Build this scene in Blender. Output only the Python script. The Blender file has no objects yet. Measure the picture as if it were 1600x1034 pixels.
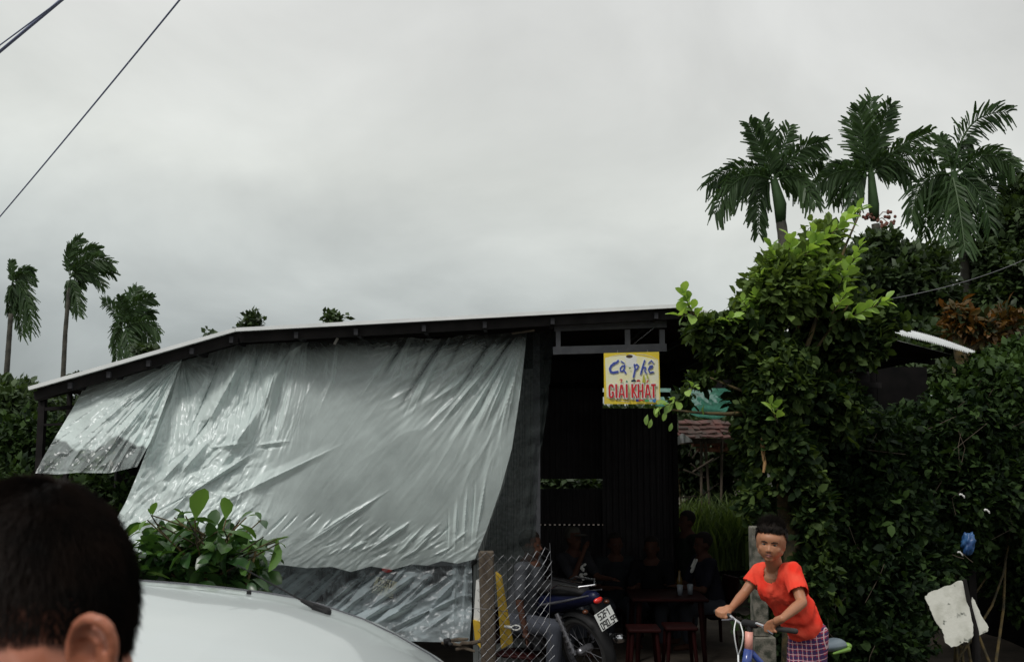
import bpy, bmesh, math, random
import numpy as np
from mathutils import Vector, Matrix, Euler, Quaternion
random.seed(7); RNG = np.random.default_rng(7)
S = bpy.context.scene
COL = S.collection
# ------------------------------------------------------------------ camera
F = 1556.0; CAMZ = 1.7; PITCH = math.atan(173 / F)
cd = bpy.data.cameras.new('camera'); cam = bpy.data.objects.new('camera', cd); COL.objects.link(cam)
cd.sensor_width = 36; cd.lens = 36 * F / 1600; cd.clip_start = 0.05; cd.clip_end = 3000
cd.dof.use_dof = True; cd.dof.focus_distance = 7.0; cd.dof.aperture_fstop = 9.0
cam.location = (0, 0, CAMZ); cam.rotation_euler = (math.pi / 2 + PITCH, 0, 0)
S.camera = cam
S.view_settings.view_transform = 'Standard'; S.view_settings.look = 'None'
S.view_settings.exposure = 0.32; S.view_settings.gamma = 1
S.render.resolution_x = 1024; S.render.resolution_y = 661
S.cycles.max_bounces = 8; S.cycles.transparent_max_bounces = 24
# ------------------------------------------------------------------ overcast sky
W = bpy.data.worlds.new("World"); S.world = W; W.use_nodes = True
def build_world():
    nt = W.node_tree; nt.nodes.clear(); N = nt.nodes.new; L = nt.links.new
    out = N('ShaderNodeOutputWorld'); bg = N('ShaderNodeBackground')
    sky = N('ShaderNodeTexSky'); sky.sky_type = 'NISHITA'; sky.sun_disc = False
    sky.sun_elevation = math.radians(55); sky.sun_rotation = math.radians(200)
    skm = N('ShaderNodeVectorMath'); skm.operation = 'SCALE'; skm.inputs['Scale'].default_value = 0.06
    L(sky.outputs['Color'], skm.inputs[0])
    tc = N('ShaderNodeTexCoord'); sep = N('ShaderNodeSeparateXYZ'); L(tc.outputs['Generated'], sep.inputs[0])
    # project the direction on a cloud layer: p = d / (z + .25)
    ad = N('ShaderNodeMath'); ad.operation = 'ADD'; ad.inputs[1].default_value = 0.5; ad.use_clamp = False
    mx0 = N('ShaderNodeMath'); mx0.operation = 'MAXIMUM'; mx0.inputs[1].default_value = 0.0
    L(sep.outputs['Z'], mx0.inputs[0]); L(mx0.outputs[0], ad.inputs[0])
    dv = N('ShaderNodeVectorMath'); dv.operation = 'DIVIDE'; cmb = N('ShaderNodeCombineXYZ')
    for i in range(3): L(ad.outputs[0], cmb.inputs[i])
    L(tc.outputs['Generated'], dv.inputs[0]); L(cmb.outputs[0], dv.inputs[1])
    n1 = N('ShaderNodeTexNoise'); n1.inputs['Scale'].default_value = 2.3; n1.inputs['Detail'].default_value = 7; n1.inputs['Roughness'].default_value = 0.52
    n1.inputs['Distortion'].default_value = 0.35
    L(dv.outputs[0], n1.inputs['Vector'])
    # brightness by elevation (grey murk low in the sky, paler above)
    r = N('ShaderNodeValToRGB'); e = r.color_ramp.elements
    e[0].position = 0.0; e[0].color = (0.25, 0.275, 0.275, 1)
    e[1].position = 1.0; e[1].color = (0.68, 0.69, 0.67, 1)
    for p, c in ((0.07, (0.35, 0.38, 0.378)), (0.15, (0.50, 0.53, 0.515)), (0.24, (0.60, 0.62, 0.59)), (0.36, (0.60, 0.61, 0.59)), (0.6, (0.60, 0.605, 0.60))):
        k = e.new(p); k.color = (*c, 1)
    # darker towards the left (x<0)
    sx = N('ShaderNodeMath'); sx.operation = 'MULTIPLY'; sx.inputs[1].default_value = 0.13; L(sep.outputs['X'], sx.inputs[0])
    sn = N('ShaderNodeMath'); sn.operation = 'MULTIPLY_ADD'; sn.inputs[1].default_value = 0.10; sn.inputs[2].default_value = -0.05; L(n1.outputs['Fac'], sn.inputs[0])
    a1 = N('ShaderNodeMath'); a1.operation = 'ADD'; L(sep.outputs['Z'], a1.inputs[0]); L(sx.outputs[0], a1.inputs[1])
    a2 = N('ShaderNodeMath'); a2.operation = 'ADD'; L(a1.outputs[0], a2.inputs[0]); L(sn.outputs[0], a2.inputs[1])
    L(a2.outputs[0], r.inputs['Fac'])
    nr = N('ShaderNodeMapRange'); nr.inputs['From Min'].default_value = 0.3; nr.inputs['From Max'].default_value = 0.7
    nr.inputs['To Min'].default_value = 0.80; nr.inputs['To Max'].default_value = 1.10
    L(n1.outputs['Fac'], nr.inputs['Value'])
    mu = N('ShaderNodeVectorMath'); mu.operation = 'SCALE'; L(r.outputs['Color'], mu.inputs[0]); L(nr.outputs[0], mu.inputs['Scale'])
    mix = N('ShaderNodeMix'); mix.data_type = 'RGBA'; mix.inputs[0].default_value = 0.96
    L(skm.outputs[0], mix.inputs[6]); L(mu.outputs[0], mix.inputs[7])
    L(mix.outputs[2], bg.inputs['Color']); bg.inputs['Strength'].default_value = 1.0
    L(bg.outputs[0], out.inputs['Surface'])
build_world()
sl = bpy.data.lights.new('sun', 'SUN'); sl.energy = 1.5; sl.angle = math.radians(14); sl.color = (1, 0.97, 0.92)
sun = bpy.data.objects.new('sun', sl); COL.objects.link(sun)
# sun stands high, behind the camera and a little to the left, behind the clouds
sd = Vector((-0.42, -0.62, 1.0)).normalized()
sun.rotation_euler = sd.to_track_quat('Z', 'Y').to_euler(); sun.location = (-4, -6, 12)

# ------------------------------------------------------------------ helpers
cp, sp = math.cos(PITCH), math.sin(PITCH)
def P(px, py, Y):
    """point of the place at distance Y seen at photo position px, py"""
    v = (517 - py) / F
    dy = cp - v * sp; dz = sp + v * cp; t = Y / dy
    return Vector(((px - 800) / F * t, Y, CAMZ + dz * t))
def PA(px, py, Y):
    px = np.asarray(px, float); py = np.asarray(py, float); Y = np.asarray(Y, float)
    v = (517 - py) / F; dy = cp - v * sp; dz = sp + v * cp; t = Y / dy
    return np.stack([(px - 800) / F * t, Y + 0 * t, CAMZ + dz * t], -1)

def thing(name, label, cat, loc=(0, 0, 0), rot=(0, 0, 0), group=None):
    o = bpy.data.objects.new(name, None); COL.objects.link(o); o.empty_display_size = 0.1
    o.location = loc; o.rotation_euler = rot; o['label'] = label; o['category'] = cat
    if group: o['group'] = group
    return o
def tag(o, label, cat, group=None, kind=None):
    o['label'] = label; o['category'] = cat
    if group: o['group'] = group
    if kind: o['kind'] = kind
    return o
def origin_of(p):
    v = Vector((0, 0, 0))
    while p is not None:
        v += Vector(p.location); p = p.parent
    return v
def mk(name, verts, faces, m, parent=None, smooth=False, world=True, kind=None, tint=None, mats=None, fm=None, extra=None):
    """one mesh object; world=True: verts are in world space (parent unrotated)"""
    V = np.asarray(verts, float).reshape(-1, 3)
    loc = Vector((0, 0, 0))
    if parent is not None and world:
        V = V - np.array(origin_of(parent))
    if parent is None:
        lo = V.min(0); hi = V.max(0); loc = Vector(((lo[0] + hi[0]) / 2, (lo[1] + hi[1]) / 2, lo[2])); V = V - np.array(loc)
    me = bpy.data.meshes.new(name)
    if isinstance(faces, np.ndarray):
        nf, k = faces.shape
        me.vertices.add(len(V)); me.vertices.foreach_set('co', V.astype(np.float32).ravel())
        me.loops.add(nf * k); me.loops.foreach_set('vertex_index', faces.astype(np.int32).ravel())
        me.polygons.add(nf); me.polygons.foreach_set('loop_start', np.arange(0, nf * k, k, dtype=np.int32))
        me.update(calc_edges=True)
    else:
        me.from_pydata([tuple(v) for v in V], [], [tuple(int(i) for i in f) for f in faces]); me.update()
    me.materials.append(m)
    if mats:
        for x in mats: me.materials.append(x)
        me.polygons.foreach_set('material_index', np.asarray(fm, dtype=np.int32))
    if smooth: me.polygons.foreach_set('use_smooth', np.ones(len(me.polygons), dtype=bool))
    if tint is not None:
        a = me.attributes.new('tint', 'FLOAT', 'POINT'); a.data.foreach_set('value', np.asarray(tint, dtype=np.float32))
    if extra:
        for k_, v_ in extra.items():
            a = me.attributes.new(k_, 'FLOAT', 'POINT'); a.data.foreach_set('value', np.asarray(v_, dtype=np.float32))
    o = bpy.data.objects.new(name, me); COL.objects.link(o); o.location = loc
    if parent is not None: o.parent = parent
    if kind: o['kind'] = kind
    return o
def inst(src, parent, loc=(0, 0, 0), rot=(0, 0, 0), scale=(1, 1, 1)):
    o = src.copy(); COL.objects.link(o); o.parent = parent; o.location = loc; o.rotation_euler = rot; o.scale = scale
    return o
def copy_tree(o, parent=None):
    c = o.copy(); COL.objects.link(c); c.parent = parent
    for ch in list(o.children): copy_tree(ch, c)
    return c

class MB:
    def __init__(s): s.v = []; s.f = []
    def add(s, vs, fs):
        b = len(s.v); s.v.extend([tuple(v) for v in vs]); s.f.extend([tuple(i + b for i in f) for f in fs]); return s
    def box(s, c, size, rot=None, bev=0.0):
        hx, hy, hz = [k / 2 for k in size]; c = Vector(c)
        if bev <= 0:
            vs = [Vector((x, y, z)) for x in (-hx, hx) for y in (-hy, hy) for z in (-hz, hz)]
            fs = [(0, 1, 3, 2), (4, 6, 7, 5), (0, 4, 5, 1), (2, 3, 7, 6), (0, 2, 6, 4), (1, 5, 7, 3)]
        else:
            bm = bmesh.new(); bmesh.ops.create_cube(bm, size=1)
            for v in bm.verts: v.co = Vector((v.co.x * size[0], v.co.y * size[1], v.co.z * size[2]))
            bmesh.ops.bevel(bm, geom=bm.edges[:], offset=bev, segments=1, affect='EDGES')
            bm.verts.index_update(); vs = [v.co.copy() for v in bm.verts]; fs = [tuple(v.index for v in f.verts) for f in bm.faces]; bm.free()
        if rot is not None:
            R = rot if isinstance(rot, Matrix) else Euler(rot).to_matrix()
            vs = [R @ v for v in vs]
        return s.add([v + c for v in vs], fs)
    def beam(s, a, b, w, h, up=(0, 0, 1)):
        a = Vector(a); b = Vector(b); d = (b - a); L = d.length; x = d.normalized(); u = Vector(up)
        y = u.cross(x)
        if y.length < 1e-4: y = Vector((0, 1, 0)).cross(x)
        y.normalize(); z = x.cross(y); R = Matrix((x, y, z)).transposed()
        return s.box((a + b) / 2, (L, w, h), R)
    def tube(s, pts, r, n=8, cap=True):
        pts = [Vector(p) for p in pts]; rs = r if isinstance(r, (list, tuple)) else [r] * len(pts)
        ref = Vector((0, 0, 1)); rings = []; prev = None
        for i, p in enumerate(pts):
            t = (pts[min(i + 1, len(pts) - 1)] - pts[max(i - 1, 0)]).normalized()
            if prev is None:
                a = ref.cross(t)
                if a.length < 1e-3: a = Vector((1, 0, 0)).cross(t)
                a.normalize()
            else:
                a = prev - t * prev.dot(t)
                a = a.normalized() if a.length > 1e-6 else prev
            prev = a; b = t.cross(a)
            rings.append([p + (a * math.cos(2 * math.pi * k / n) + b * math.sin(2 * math.pi * k / n)) * rs[i] for k in range(n)])
        vs = [v for R in rings for v in R]
        fs = [(i * n + k, i * n + (k + 1) % n, (i + 1) * n + (k + 1) % n, (i + 1) * n + k) for i in range(len(pts) - 1) for k in range(n)]
        if cap: fs += [tuple(range(n - 1, -1, -1)), tuple((len(pts) - 1) * n + k for k in range(n))]
        return s.add(vs, fs)
    def ell(s, c, r, rot=None, nu=16, nv=10):
        vs = []; c = Vector(c)
        R = Matrix.Identity(3) if rot is None else (rot if isinstance(rot, Matrix) else Euler(rot).to_matrix())
        for j in range(1, nv):
            th = math.pi * j / nv
            for i in range(nu):
                ph = 2 * math.pi * i / nu
                vs.append(c + R @ Vector((r[0] * math.sin(th) * math.cos(ph), r[1] * math.sin(th) * math.sin(ph), r[2] * math.cos(th))))
        vs.append(c + R @ Vector((0, 0, r[2]))); vs.append(c + R @ Vector((0, 0, -r[2]))); T = len(vs) - 2; B = T + 1
        fs = [(j * nu + i, (j + 1) * nu + i, (j + 1) * nu + (i + 1) % nu, j * nu + (i + 1) % nu) for j in range(nv - 2) for i in range(nu)]
        fs += [(T, i, (i + 1) % nu) for i in range(nu)] + [(B, (nv - 2) * nu + (i + 1) % nu, (nv - 2) * nu + i) for i in range(nu)]
        return s.add(vs, fs)
    def cap(s, a, b, ra, rb, n=12):
        a = Vector(a); b = Vector(b); d = b - a; L = d.length
        x = d.normalized() if L > 1e-7 else Vector((0, 0, 1))
        pts = []; rs = []
        for k in range(4): t = math.pi / 2 * (k + .15) / 4; pts.append(a - x * ra * math.cos(t)); rs.append(ra * math.sin(t))
        pts.append(a); rs.append(ra); pts.append(b); rs.append(rb)
        for k in range(3, -1, -1): t = math.pi / 2 * (k + .15) / 4; pts.append(b + x * rb * math.cos(t)); rs.append(rb * math.sin(t))
        return s.tube(pts, rs, n)
    def lathe(s, prof, n=24, M=None):
        vs = []; m = len(prof)
        for k in range(n):
            a = 2 * math.pi * k / n
            for (r, z) in prof:
                v = Vector((r * math.cos(a), r * math.sin(a), z)); vs.append(M @ v if M is not None else v)
        fs = [(k * m + j, ((k + 1) % n) * m + j, ((k + 1) % n) * m + j + 1, k * m + j + 1) for k in range(n) for j in range(m - 1)]
        return s.add(vs, fs)
    def xf(s, M): s.v = [tuple(M @ Vector(v)) for v in s.v]; return s
    def obj(s, name, m, parent=None, smooth=False, world=True, kind=None, **k):
        return mk(name, s.v, s.f, m, parent, smooth, world, kind, **k)
def remesh(mb, voxel, smooth_it=4, sub=False):
    """continuous surface round the union of closed pieces -> (verts, faces)"""
    me = bpy.data.meshes.new('t'); me.from_pydata(mb.v, [], mb.f); me.update()
    o = bpy.data.objects.new('t', me); COL.objects.link(o)
    m = o.modifiers.new('r', 'REMESH'); m.mode = 'VOXEL'; m.voxel_size = voxel; m.adaptivity = 0
    if smooth_it:
        q = o.modifiers.new('s', 'SMOOTH'); q.factor = 0.6; q.iterations = smooth_it
    dg = bpy.context.evaluated_depsgraph_get(); ev = o.evaluated_get(dg); em = ev.to_mesh()
    V = np.empty(len(em.vertices) * 3); em.vertices.foreach_get('co', V); V = V.reshape(-1, 3)
    Fc = [tuple(p.vertices) for p in em.polygons]
    ev.to_mesh_clear(); bpy.data.objects.remove(o); bpy.data.meshes.remove(me)
    return V, Fc

# value noise in numpy
_NT = np.random.default_rng(3).random((256, 256))
def vnoise(x, y):
    xi = np.floor(x).astype(int); yi = np.floor(y).astype(int); fx = x - xi; fy = y - yi
    fx = fx * fx * (3 - 2 * fx); fy = fy * fy * (3 - 2 * fy)
    g = lambda a, b: _NT[a % 256, b % 256]
    return (g(xi, yi) * (1 - fx) + g(xi + 1, yi) * fx) * (1 - fy) + (g(xi, yi + 1) * (1 - fx) + g(xi + 1, yi + 1) * fx) * fy
def fbm(x, y, o=4):
    r = 0; a = .5; t = 0
    for k in range(o): r = r + a * vnoise(x * 2 ** k + 17.3 * k, y * 2 ** k + 5.1 * k); t += a; a *= .5
    return r / t
def smooth01(t): t = np.clip(t, 0, 1); return t * t * (3 - 2 * t)

# ------------------------------------------------------------------ materials
def base_mat(name):
    m = bpy.data.materials.new(name); m.use_nodes = True; nt = m.node_tree; b = nt.nodes['Principled BSDF']; return m, nt, b
def mat(name, c1, c2=None, scale=8, rough=0.6, metal=0.0, bump=0.0, bscale=None, coord='Object', spec=0.5, detail=5, contrast=(.35, .65), rnd=0.0, coat=0.0, stretch=None):
    m, nt, b = base_mat(name); N = nt.nodes.new; L = nt.links.new
    b.inputs['Roughness'].default_value = rough; b.inputs['Metallic'].default_value = metal
    b.inputs['Specular IOR Level'].default_value = spec; b.inputs['Coat Weight'].default_value = coat
    c2 = c2 or tuple(k * .8 for k in c1)
    tc = N('ShaderNodeTexCoord'); mp = N('ShaderNodeMapping'); L(tc.outputs[coord], mp.inputs[0])
    if stretch: mp.inputs['Scale'].default_value = stretch
    n = N('ShaderNodeTexNoise'); n.inputs['Scale'].default_value = scale; n.inputs['Detail'].default_value = detail; L(mp.outputs[0], n.inputs['Vector'])
    r = N('ShaderNodeValToRGB'); r.color_ramp.elements[0].position = contrast[0]; r.color_ramp.elements[1].position = contrast[1]
    r.color_ramp.elements[0].color = (*c1, 1); r.color_ramp.elements[1].color = (*c2, 1); L(n.outputs['Fac'], r.inputs[0])
    last = r.outputs['Color']
    if rnd:
        oi = N('ShaderNodeObjectInfo'); mr = N('ShaderNodeMapRange'); mr.inputs['To Min'].default_value = 1 - rnd; mr.inputs['To Max'].default_value = 1 + rnd
        L(oi.outputs['Random'], mr.inputs['Value']); vm = N('ShaderNodeVectorMath'); vm.operation = 'SCALE'; L(last, vm.inputs[0]); L(mr.outputs[0], vm.inputs['Scale']); last = vm.outputs[0]
    L(last, b.inputs['Base Color'])
    if bump:
        n2 = N('ShaderNodeTexNoise'); n2.inputs['Scale'].default_value = bscale or scale * 6; n2.inputs['Detail'].default_value = 6; L(mp.outputs[0], n2.inputs['Vector'])
        bp = N('ShaderNodeBump'); bp.inputs['Strength'].default_value = bump; bp.inputs['Distance'].default_value = 0.01; L(n2.outputs['Fac'], bp.inputs['Height']); L(bp.outputs[0], b.inputs['Normal'])
    return m
def leaf_mat(name, dark, light, rough=0.45, trans=0.35, tcol=None, spec=0.4):
    m, nt, b = base_mat(name); N = nt.nodes.new; L = nt.links.new
    at = N('ShaderNodeAttribute'); at.attribute_name = 'tint'
    tc = N('ShaderNodeTexCoord'); n = N('ShaderNodeTexNoise'); n.inputs['Scale'].default_value = 2.5; n.inputs['Detail'].default_value = 4; L(tc.outputs['Object'], n.inputs['Vector'])
    ma = N('ShaderNodeMath'); ma.operation = 'MULTIPLY_ADD'; ma.inputs[1].default_value = 0.5; ma.inputs[2].default_value = -0.25; L(n.outputs['Fac'], ma.inputs[0])
    oi = N('ShaderNodeObjectInfo'); mo = N('ShaderNodeMath'); mo.operation = 'MULTIPLY_ADD'; mo.inputs[1].default_value = .3; mo.inputs[2].default_value = -.15; L(oi.outputs['Random'], mo.inputs[0])
    a2 = N('ShaderNodeMath'); L(at.outputs['Fac'], a2.inputs[0]); L(ma.outputs[0], a2.inputs[1])
    a3 = N('ShaderNodeMath'); L(a2.outputs[0], a3.inputs[0]); L(mo.outputs[0], a3.inputs[1])
    r = N('ShaderNodeValToRGB'); r.color_ramp.elements[0].color = (*dark, 1); r.color_ramp.elements[1].color = (*light, 1); L(a3.outputs[0], r.inputs[0])
    L(r.outputs['Color'], b.inputs['Base Color']); b.inputs['Roughness'].default_value = rough; b.inputs['Specular IOR Level'].default_value = spec
    tr = N('ShaderNodeBsdfTranslucent'); mx = N('ShaderNodeMixShader'); mx.inputs[0].default_value = trans
    vm = N('ShaderNodeVectorMath'); vm.operation = 'MULTIPLY'; vm.inputs[1].default_value = tcol or (1.5, 1.5, .7); L(r.outputs['Color'], vm.inputs[0]); L(vm.outputs[0], tr.inputs['Color'])
    out = nt.nodes['Material Output']; L(b.outputs[0], mx.inputs[1]); L(tr.outputs[0], mx.inputs[2]); L(mx.outputs[0], out.inputs['Surface'])
    return m
M = {}
M['asphalt'] = mat('asphalt', (.045, .045, .045), (.07, .068, .065), 30, .9, bump=.5)
M['soot'] = mat('sooty_board', (.006, .006, .006), (.01, .009, .009), 5, 1.0, spec=.05)  # flat black; on the shed walls it paints in the interior darkness
M['earth'] = mat('earth', (.04, .03, .022), (.075, .058, .042), 3, .95, bump=.8, bscale=20)
M['galv'] = mat('galvanised_sheet', (.18, .19, .195), (.26, .27, .275), 2.5, .45, .35, bump=.06, rnd=.08, stretch=(1, 1, .25))
M['wallsheet'] = mat('grey_wall_sheet', (.21, .225, .225), (.3, .31, .305), 2.0, .5, .2, bump=.05, rnd=.07, stretch=(1, 1, .3))
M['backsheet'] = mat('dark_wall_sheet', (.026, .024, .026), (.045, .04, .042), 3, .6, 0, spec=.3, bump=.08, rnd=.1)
M['roof'] = mat('roof_sheet', (.42, .44, .44), (.6, .61, .6), 1.2, .4, .3, bump=.04, rnd=.06)
M['roofwhite'] = mat('roof_edge_trim', (.78, .8, .8), (.7, .72, .72), 5, .4, bump=.03)
M['steel'] = mat('painted_steel', (.085, .088, .1), (.12, .122, .135), 12, .5, .2, bump=.05)
M['dark_steel'] = mat('dark_steel', (.012, .011, .011), (.02, .018, .018), 10, .8, 0, spec=.12)
M['wood'] = mat('old_wood', (.055, .04, .028), (.10, .078, .055), 6, .85, bump=.5, stretch=(3, 3, .6))
M['concrete'] = mat('mossy_concrete', (.15, .14, .115), (.035, .04, .028), 22, .9, bump=.5, contrast=(.42, .62))
M['wire'] = mat('galvanised_wire', (.15, .155, .165), (.10, .10, .11), 20, .45, .5)
M['cable'] = mat('cable_sheath', (.20, .23, .36), (.17, .2, .31), 5, .6)
M['yellow'] = mat('yellow_plastic', (.55, .36, .03), (.42, .27, .03), 6, .5)
M['white'] = mat('white_paint', (.72, .72, .7), (.6, .6, .57), 5, .5)
M['black'] = mat('black_plastic', (.010, .010, .011), (.016, .016, .017), 9, .6, spec=.2)
M['rubber'] = mat('rubber', (.02, .02, .02), (.03, .03, .03), 20, .8)
M['chrome'] = mat('chrome', (.6, .6, .62), (.5, .5, .52), 9, .2, 1.0)
M['redtile'] = mat('red_tile', (.10, .035, .028), (.035, .028, .022), 5, .8, rnd=.25, bump=.3)
M['brick'] = mat('brick', (.3, .12, .07), (.22, .09, .06), 6, .85, rnd=.25, bump=.3)
M['bark'] = mat('bark', (.12, .085, .03), (.03, .028, .018), 12, .95, bump=1.0, bscale=40)
M['palmbark'] = mat('palm_trunk', (.075, .07, .055), (.035, .035, .028), 6, .9, bump=.4)
M['shaft'] = mat('crown_shaft', (.03, .062, .022), (.02, .04, .014), 4, .7, spec=.15)
M['leaf_bright'] = leaf_mat('young_leaf', (.10, .19, .045), (.36, .54, .13), .4, .4)
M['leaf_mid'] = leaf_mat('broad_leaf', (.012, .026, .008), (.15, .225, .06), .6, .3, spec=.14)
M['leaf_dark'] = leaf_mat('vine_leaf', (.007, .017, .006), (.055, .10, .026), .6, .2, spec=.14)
M['leaf_far'] = leaf_mat('far_leaf', (.02, .036, .014), (.06, .10, .032), .55, .25)
M['leaf_rust'] = leaf_mat('rusty_leaf', (.02, .035, .010), (.17, .075, .015), .5, .3, (1.2, 1.0, .6))
M['leaf_bush'] = leaf_mat('almond_leaf', (.025, .07, .02), (.13, .25, .05), .32, .25, spec=.6)
M['frond'] = leaf_mat('palm_leaflet', (.014, .034, .012), (.055, .105, .032), .45, .25, spec=.3)
M['frond_dry'] = leaf_mat('dry_leaflet', (.09, .06, .04), (.2, .14, .08), .7, .2, (1.1, 1, .8))
M['grass'] = leaf_mat('grass_blade', (.05, .09, .025), (.20, .28, .09), .5, .35)
# ================================================================== GROUND
def ground_z(x, y):
    x = np.asarray(x, float); y = np.asarray(y, float)
    z = -0.02 - 0.43 * smooth01((y - 6.4) / 1.9) + 0.22 * smooth01((-0.35 - x) / .6) * smooth01((y - 6.4) / 1.9) * (1 - smooth01((y - 8.6) / 1.0))
    z = z + 0.10 * (fbm(x * .9 + 40, y * .9 + 40, 4) - .5) * smooth01((y - 3.6) / 1.0)
    return z + 0.9 * smooth01((y - 14) / 60)
def build_ground():
    ax = np.concatenate([np.linspace(-600, -30, 14), np.linspace(-28, -7, 22), np.linspace(-6.8, 7, 100), np.linspace(7.5, 30, 22), np.linspace(40, 600, 14)])
    ay = np.concatenate([np.linspace(-300, -14, 12), np.linspace(-12, 3.4, 16), np.linspace(3.6, 16, 100), np.linspace(17, 60, 24), np.linspace(80, 900, 14)])
    X, Y = np.meshgrid(ax, ay); Z = ground_z(X, Y)
    nx, ny = len(ax), len(ay); i = np.arange(nx - 1)[None, :] + nx * np.arange(ny - 1)[:, None]; i = i.ravel()
    f = np.stack([i, i + 1, i + nx + 1, i + nx], 1)
    V = np.stack([X.ravel(), Y.ravel(), Z.ravel()], 1)
    mk('ground', V, f, M['earth'], smooth=True, kind='structure')
    b = MB(); b.add([(-300, -3.2, .004), (300, -3.2, .004), (300, 3.5, .004), (-300, 3.5, .004)], [(0, 1, 2, 3)])
    b.obj('road', M['asphalt'], kind='structure')
build_ground()

# ================================================================== SHACK
DR = 8.2                     # depth of the front (rake) edge of the roof
def xz(px, py, Y):
    p = P(px, py, Y); return p.x, p.z
M['soot2'] = mat('grimy_sheet_underside', (.035, .032, .03), (.02, .018, .017), 3, .8, spec=.15)  # shade under the roof, put into the colour of the sheets' lower faces
shack = thing('roadside_cafe', 'low tin roofed cafe shack with dark open doorway and plastic sheets hung over its front', 'building', (0.3, 10, -.4))
A_, B_, C_, D_ = [xz(*q, DR) for q in ((48, 609), (370, 517.5), (1062, 480.5), (1250, 532))]
def corr_sheet(name, a, b, y0, y1, m, parent, amp=.011, pitch=.095, along='x', thick=.004, label=None, **kw):
    """corrugated sheet between (x,z) points a,b, from depth y0 to y1; ribs run from a to b"""
    ax, az = a; bx, bz = b; n = max(2, int((y1 - y0) / pitch)) * 4
    d = Vector((bx - ax, 0, bz - az)); nrm = Vector((-d.z, 0, d.x)).normalized()
    if nrm.z < 0: nrm = -nrm
    V = []; Fc = []
    for i in range(n + 1):
        y = y0 + (y1 - y0) * i / n; h = amp * (1 if (i % 4) in (0,) else (.0 if i % 4 == 2 else .5))
        for (q, z) in ((ax, az), (bx, bz)):
            V.append(Vector((q, y, z)) + nrm * (h + thick)); V.append(Vector((q, y, z)) + nrm * h)
    for i in range(n):
        k = 4 * i
        Fc += [(k, k + 2, k + 6, k + 4), (k + 1, k + 5, k + 7, k + 3), (k, k + 4, k + 5, k + 1), (k + 2, k + 3, k + 7, k + 6)]
    Fc += [(0, 1, 3, 2), (4 * n, 4 * n + 2, 4 * n + 3, 4 * n + 1)]
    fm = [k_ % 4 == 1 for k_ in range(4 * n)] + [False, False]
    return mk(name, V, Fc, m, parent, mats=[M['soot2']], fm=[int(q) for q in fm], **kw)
for si, (a, b) in enumerate(((A_, B_), (B_, C_), (C_, D_))):
    y = DR
    while y < 12.7:
        a2 = a; b2 = b
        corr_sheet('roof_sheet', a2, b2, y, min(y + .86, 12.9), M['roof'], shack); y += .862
def trimline(pts, Y, off, w, h, m, name, parent):
    for (a, b) in zip(pts[:-1], pts[1:]):
        d = Vector((b[0] - a[0], 0, b[1] - a[1])).normalized(); n = Vector((-d.z, 0, d.x))
        mb = MB(); p = Vector((a[0], Y, a[1])) + n * off + d * .003; q = Vector((b[0], Y, b[1])) + n * off - d * .003
        mb.beam(p, q, w, h); mb.obj(name, m, parent)
trimline([A_, B_, C_, D_], DR - .024, 0.010, .04, .030, M['roofwhite'], 'edge_trim', shack)
trimline([A_, B_, C_], DR + .05, -.052, .05, .075, M['dark_steel'], 'rafter', shack)
M['purlin'] = mat('grimy_purlin', (.04, .04, .045), (.025, .025, .028), 10, .7, spec=.2)  # dark grey purlins, slightly mottled
# purlins: run front to back, their cut ends show under the edge
for px in (110, 170, 232, 300, 362, 463, 556, 662, 757, 863, 1025, 1110, 1180):
    if px < 370: t = (px - 48) / (370 - 48); a, b = A_, B_
    elif px < 1062: t = (px - 370) / (1062 - 370); a, b = B_, C_
    else: t = (px - 1062) / (1250 - 1062); a, b = C_, D_
    x = a[0] + (b[0] - a[0]) * t; z = a[1] + (b[1] - a[1]) * t
    mb = MB(); mb.beam((x, DR + .001 - .012, z - .058), (x, 12.7, z - .058), .032, .05); mb.obj('purlin', M['purlin'], shack)
# front steel frame (transom over the doorway)
YF = 8.45
def fbar(a, b, w, name='frame_bar', m='steel', Y=YF, dep=.05, off=0):
    mb = MB(); mb.beam(P(*a, Y + off), P(*b, Y + off), dep, w, up=(0, 0, 1)); return mb.obj(name, M[m], shack)
fbar((372, 533), (868, 512), .055, 'front_beam', 'dark_steel', YF + .12)
fbar((60, 622), (372, 533), .055, 'front_beam', 'dark_steel', YF + .12)
fbar((866, 512), (1041, 506), .062); fbar((864, 548), (1041, 543), .066)
def vbar(px, y0, y1, w, name='frame_bar', m='steel', Y=YF, dep=.05, off=.004):
    a = P(px, y0, Y + off); b = P(px, y1, Y + off); b.x = a.x
    mb = MB(); mb.beam(a, b, dep, w, up=(0, 1, 0)); return mb.obj(name, M[m], shack)
def upright(px, ytop, zbot, w, d, Y, name='post', m='steel'):
    a = P(px, ytop, Y); mb = MB(); mb.box((a.x, Y, (a.z + zbot) / 2), (w, d, a.z - zbot)); return mb.obj(name, M[m], shack)
for px, w in ((872, .04), (980, .045), (1034, .045)):
    a = P(px, 516, YF + .003); b = P(px, 541, YF + .003); mb = MB(); mb.box((a.x, YF + .003, (a.z + b.z) / 2), (w, .046, a.z - b.z + .01)); mb.obj('frame_bar', M['steel'], shack)
upright(838, 520, -.5, .06, .06, 8.82, 'post', 'steel')
upright(68, 612, -.5, .055, .055, 8.6, 'post', 'dark_steel')
upright(110, 600, -.5, .035, .035, 8.9, 'post', 'dark_steel')
upright(1052, 560, -.5, .06, .06, 11.9, 'post', 'dark_steel')
upright(1245, 545, -.5, .08, .08, 11.9, 'post', 'dark_steel')
upright(1246, 540, -.5, .08, .08, 8.5, 'post', 'dark_steel')
fbar((60, 640), (160, 632), .03, 'rail', 'dark_steel', 8.6); fbar((60, 664), (160, 660), .02, 'rail', 'dark_steel', 8.6)
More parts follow.
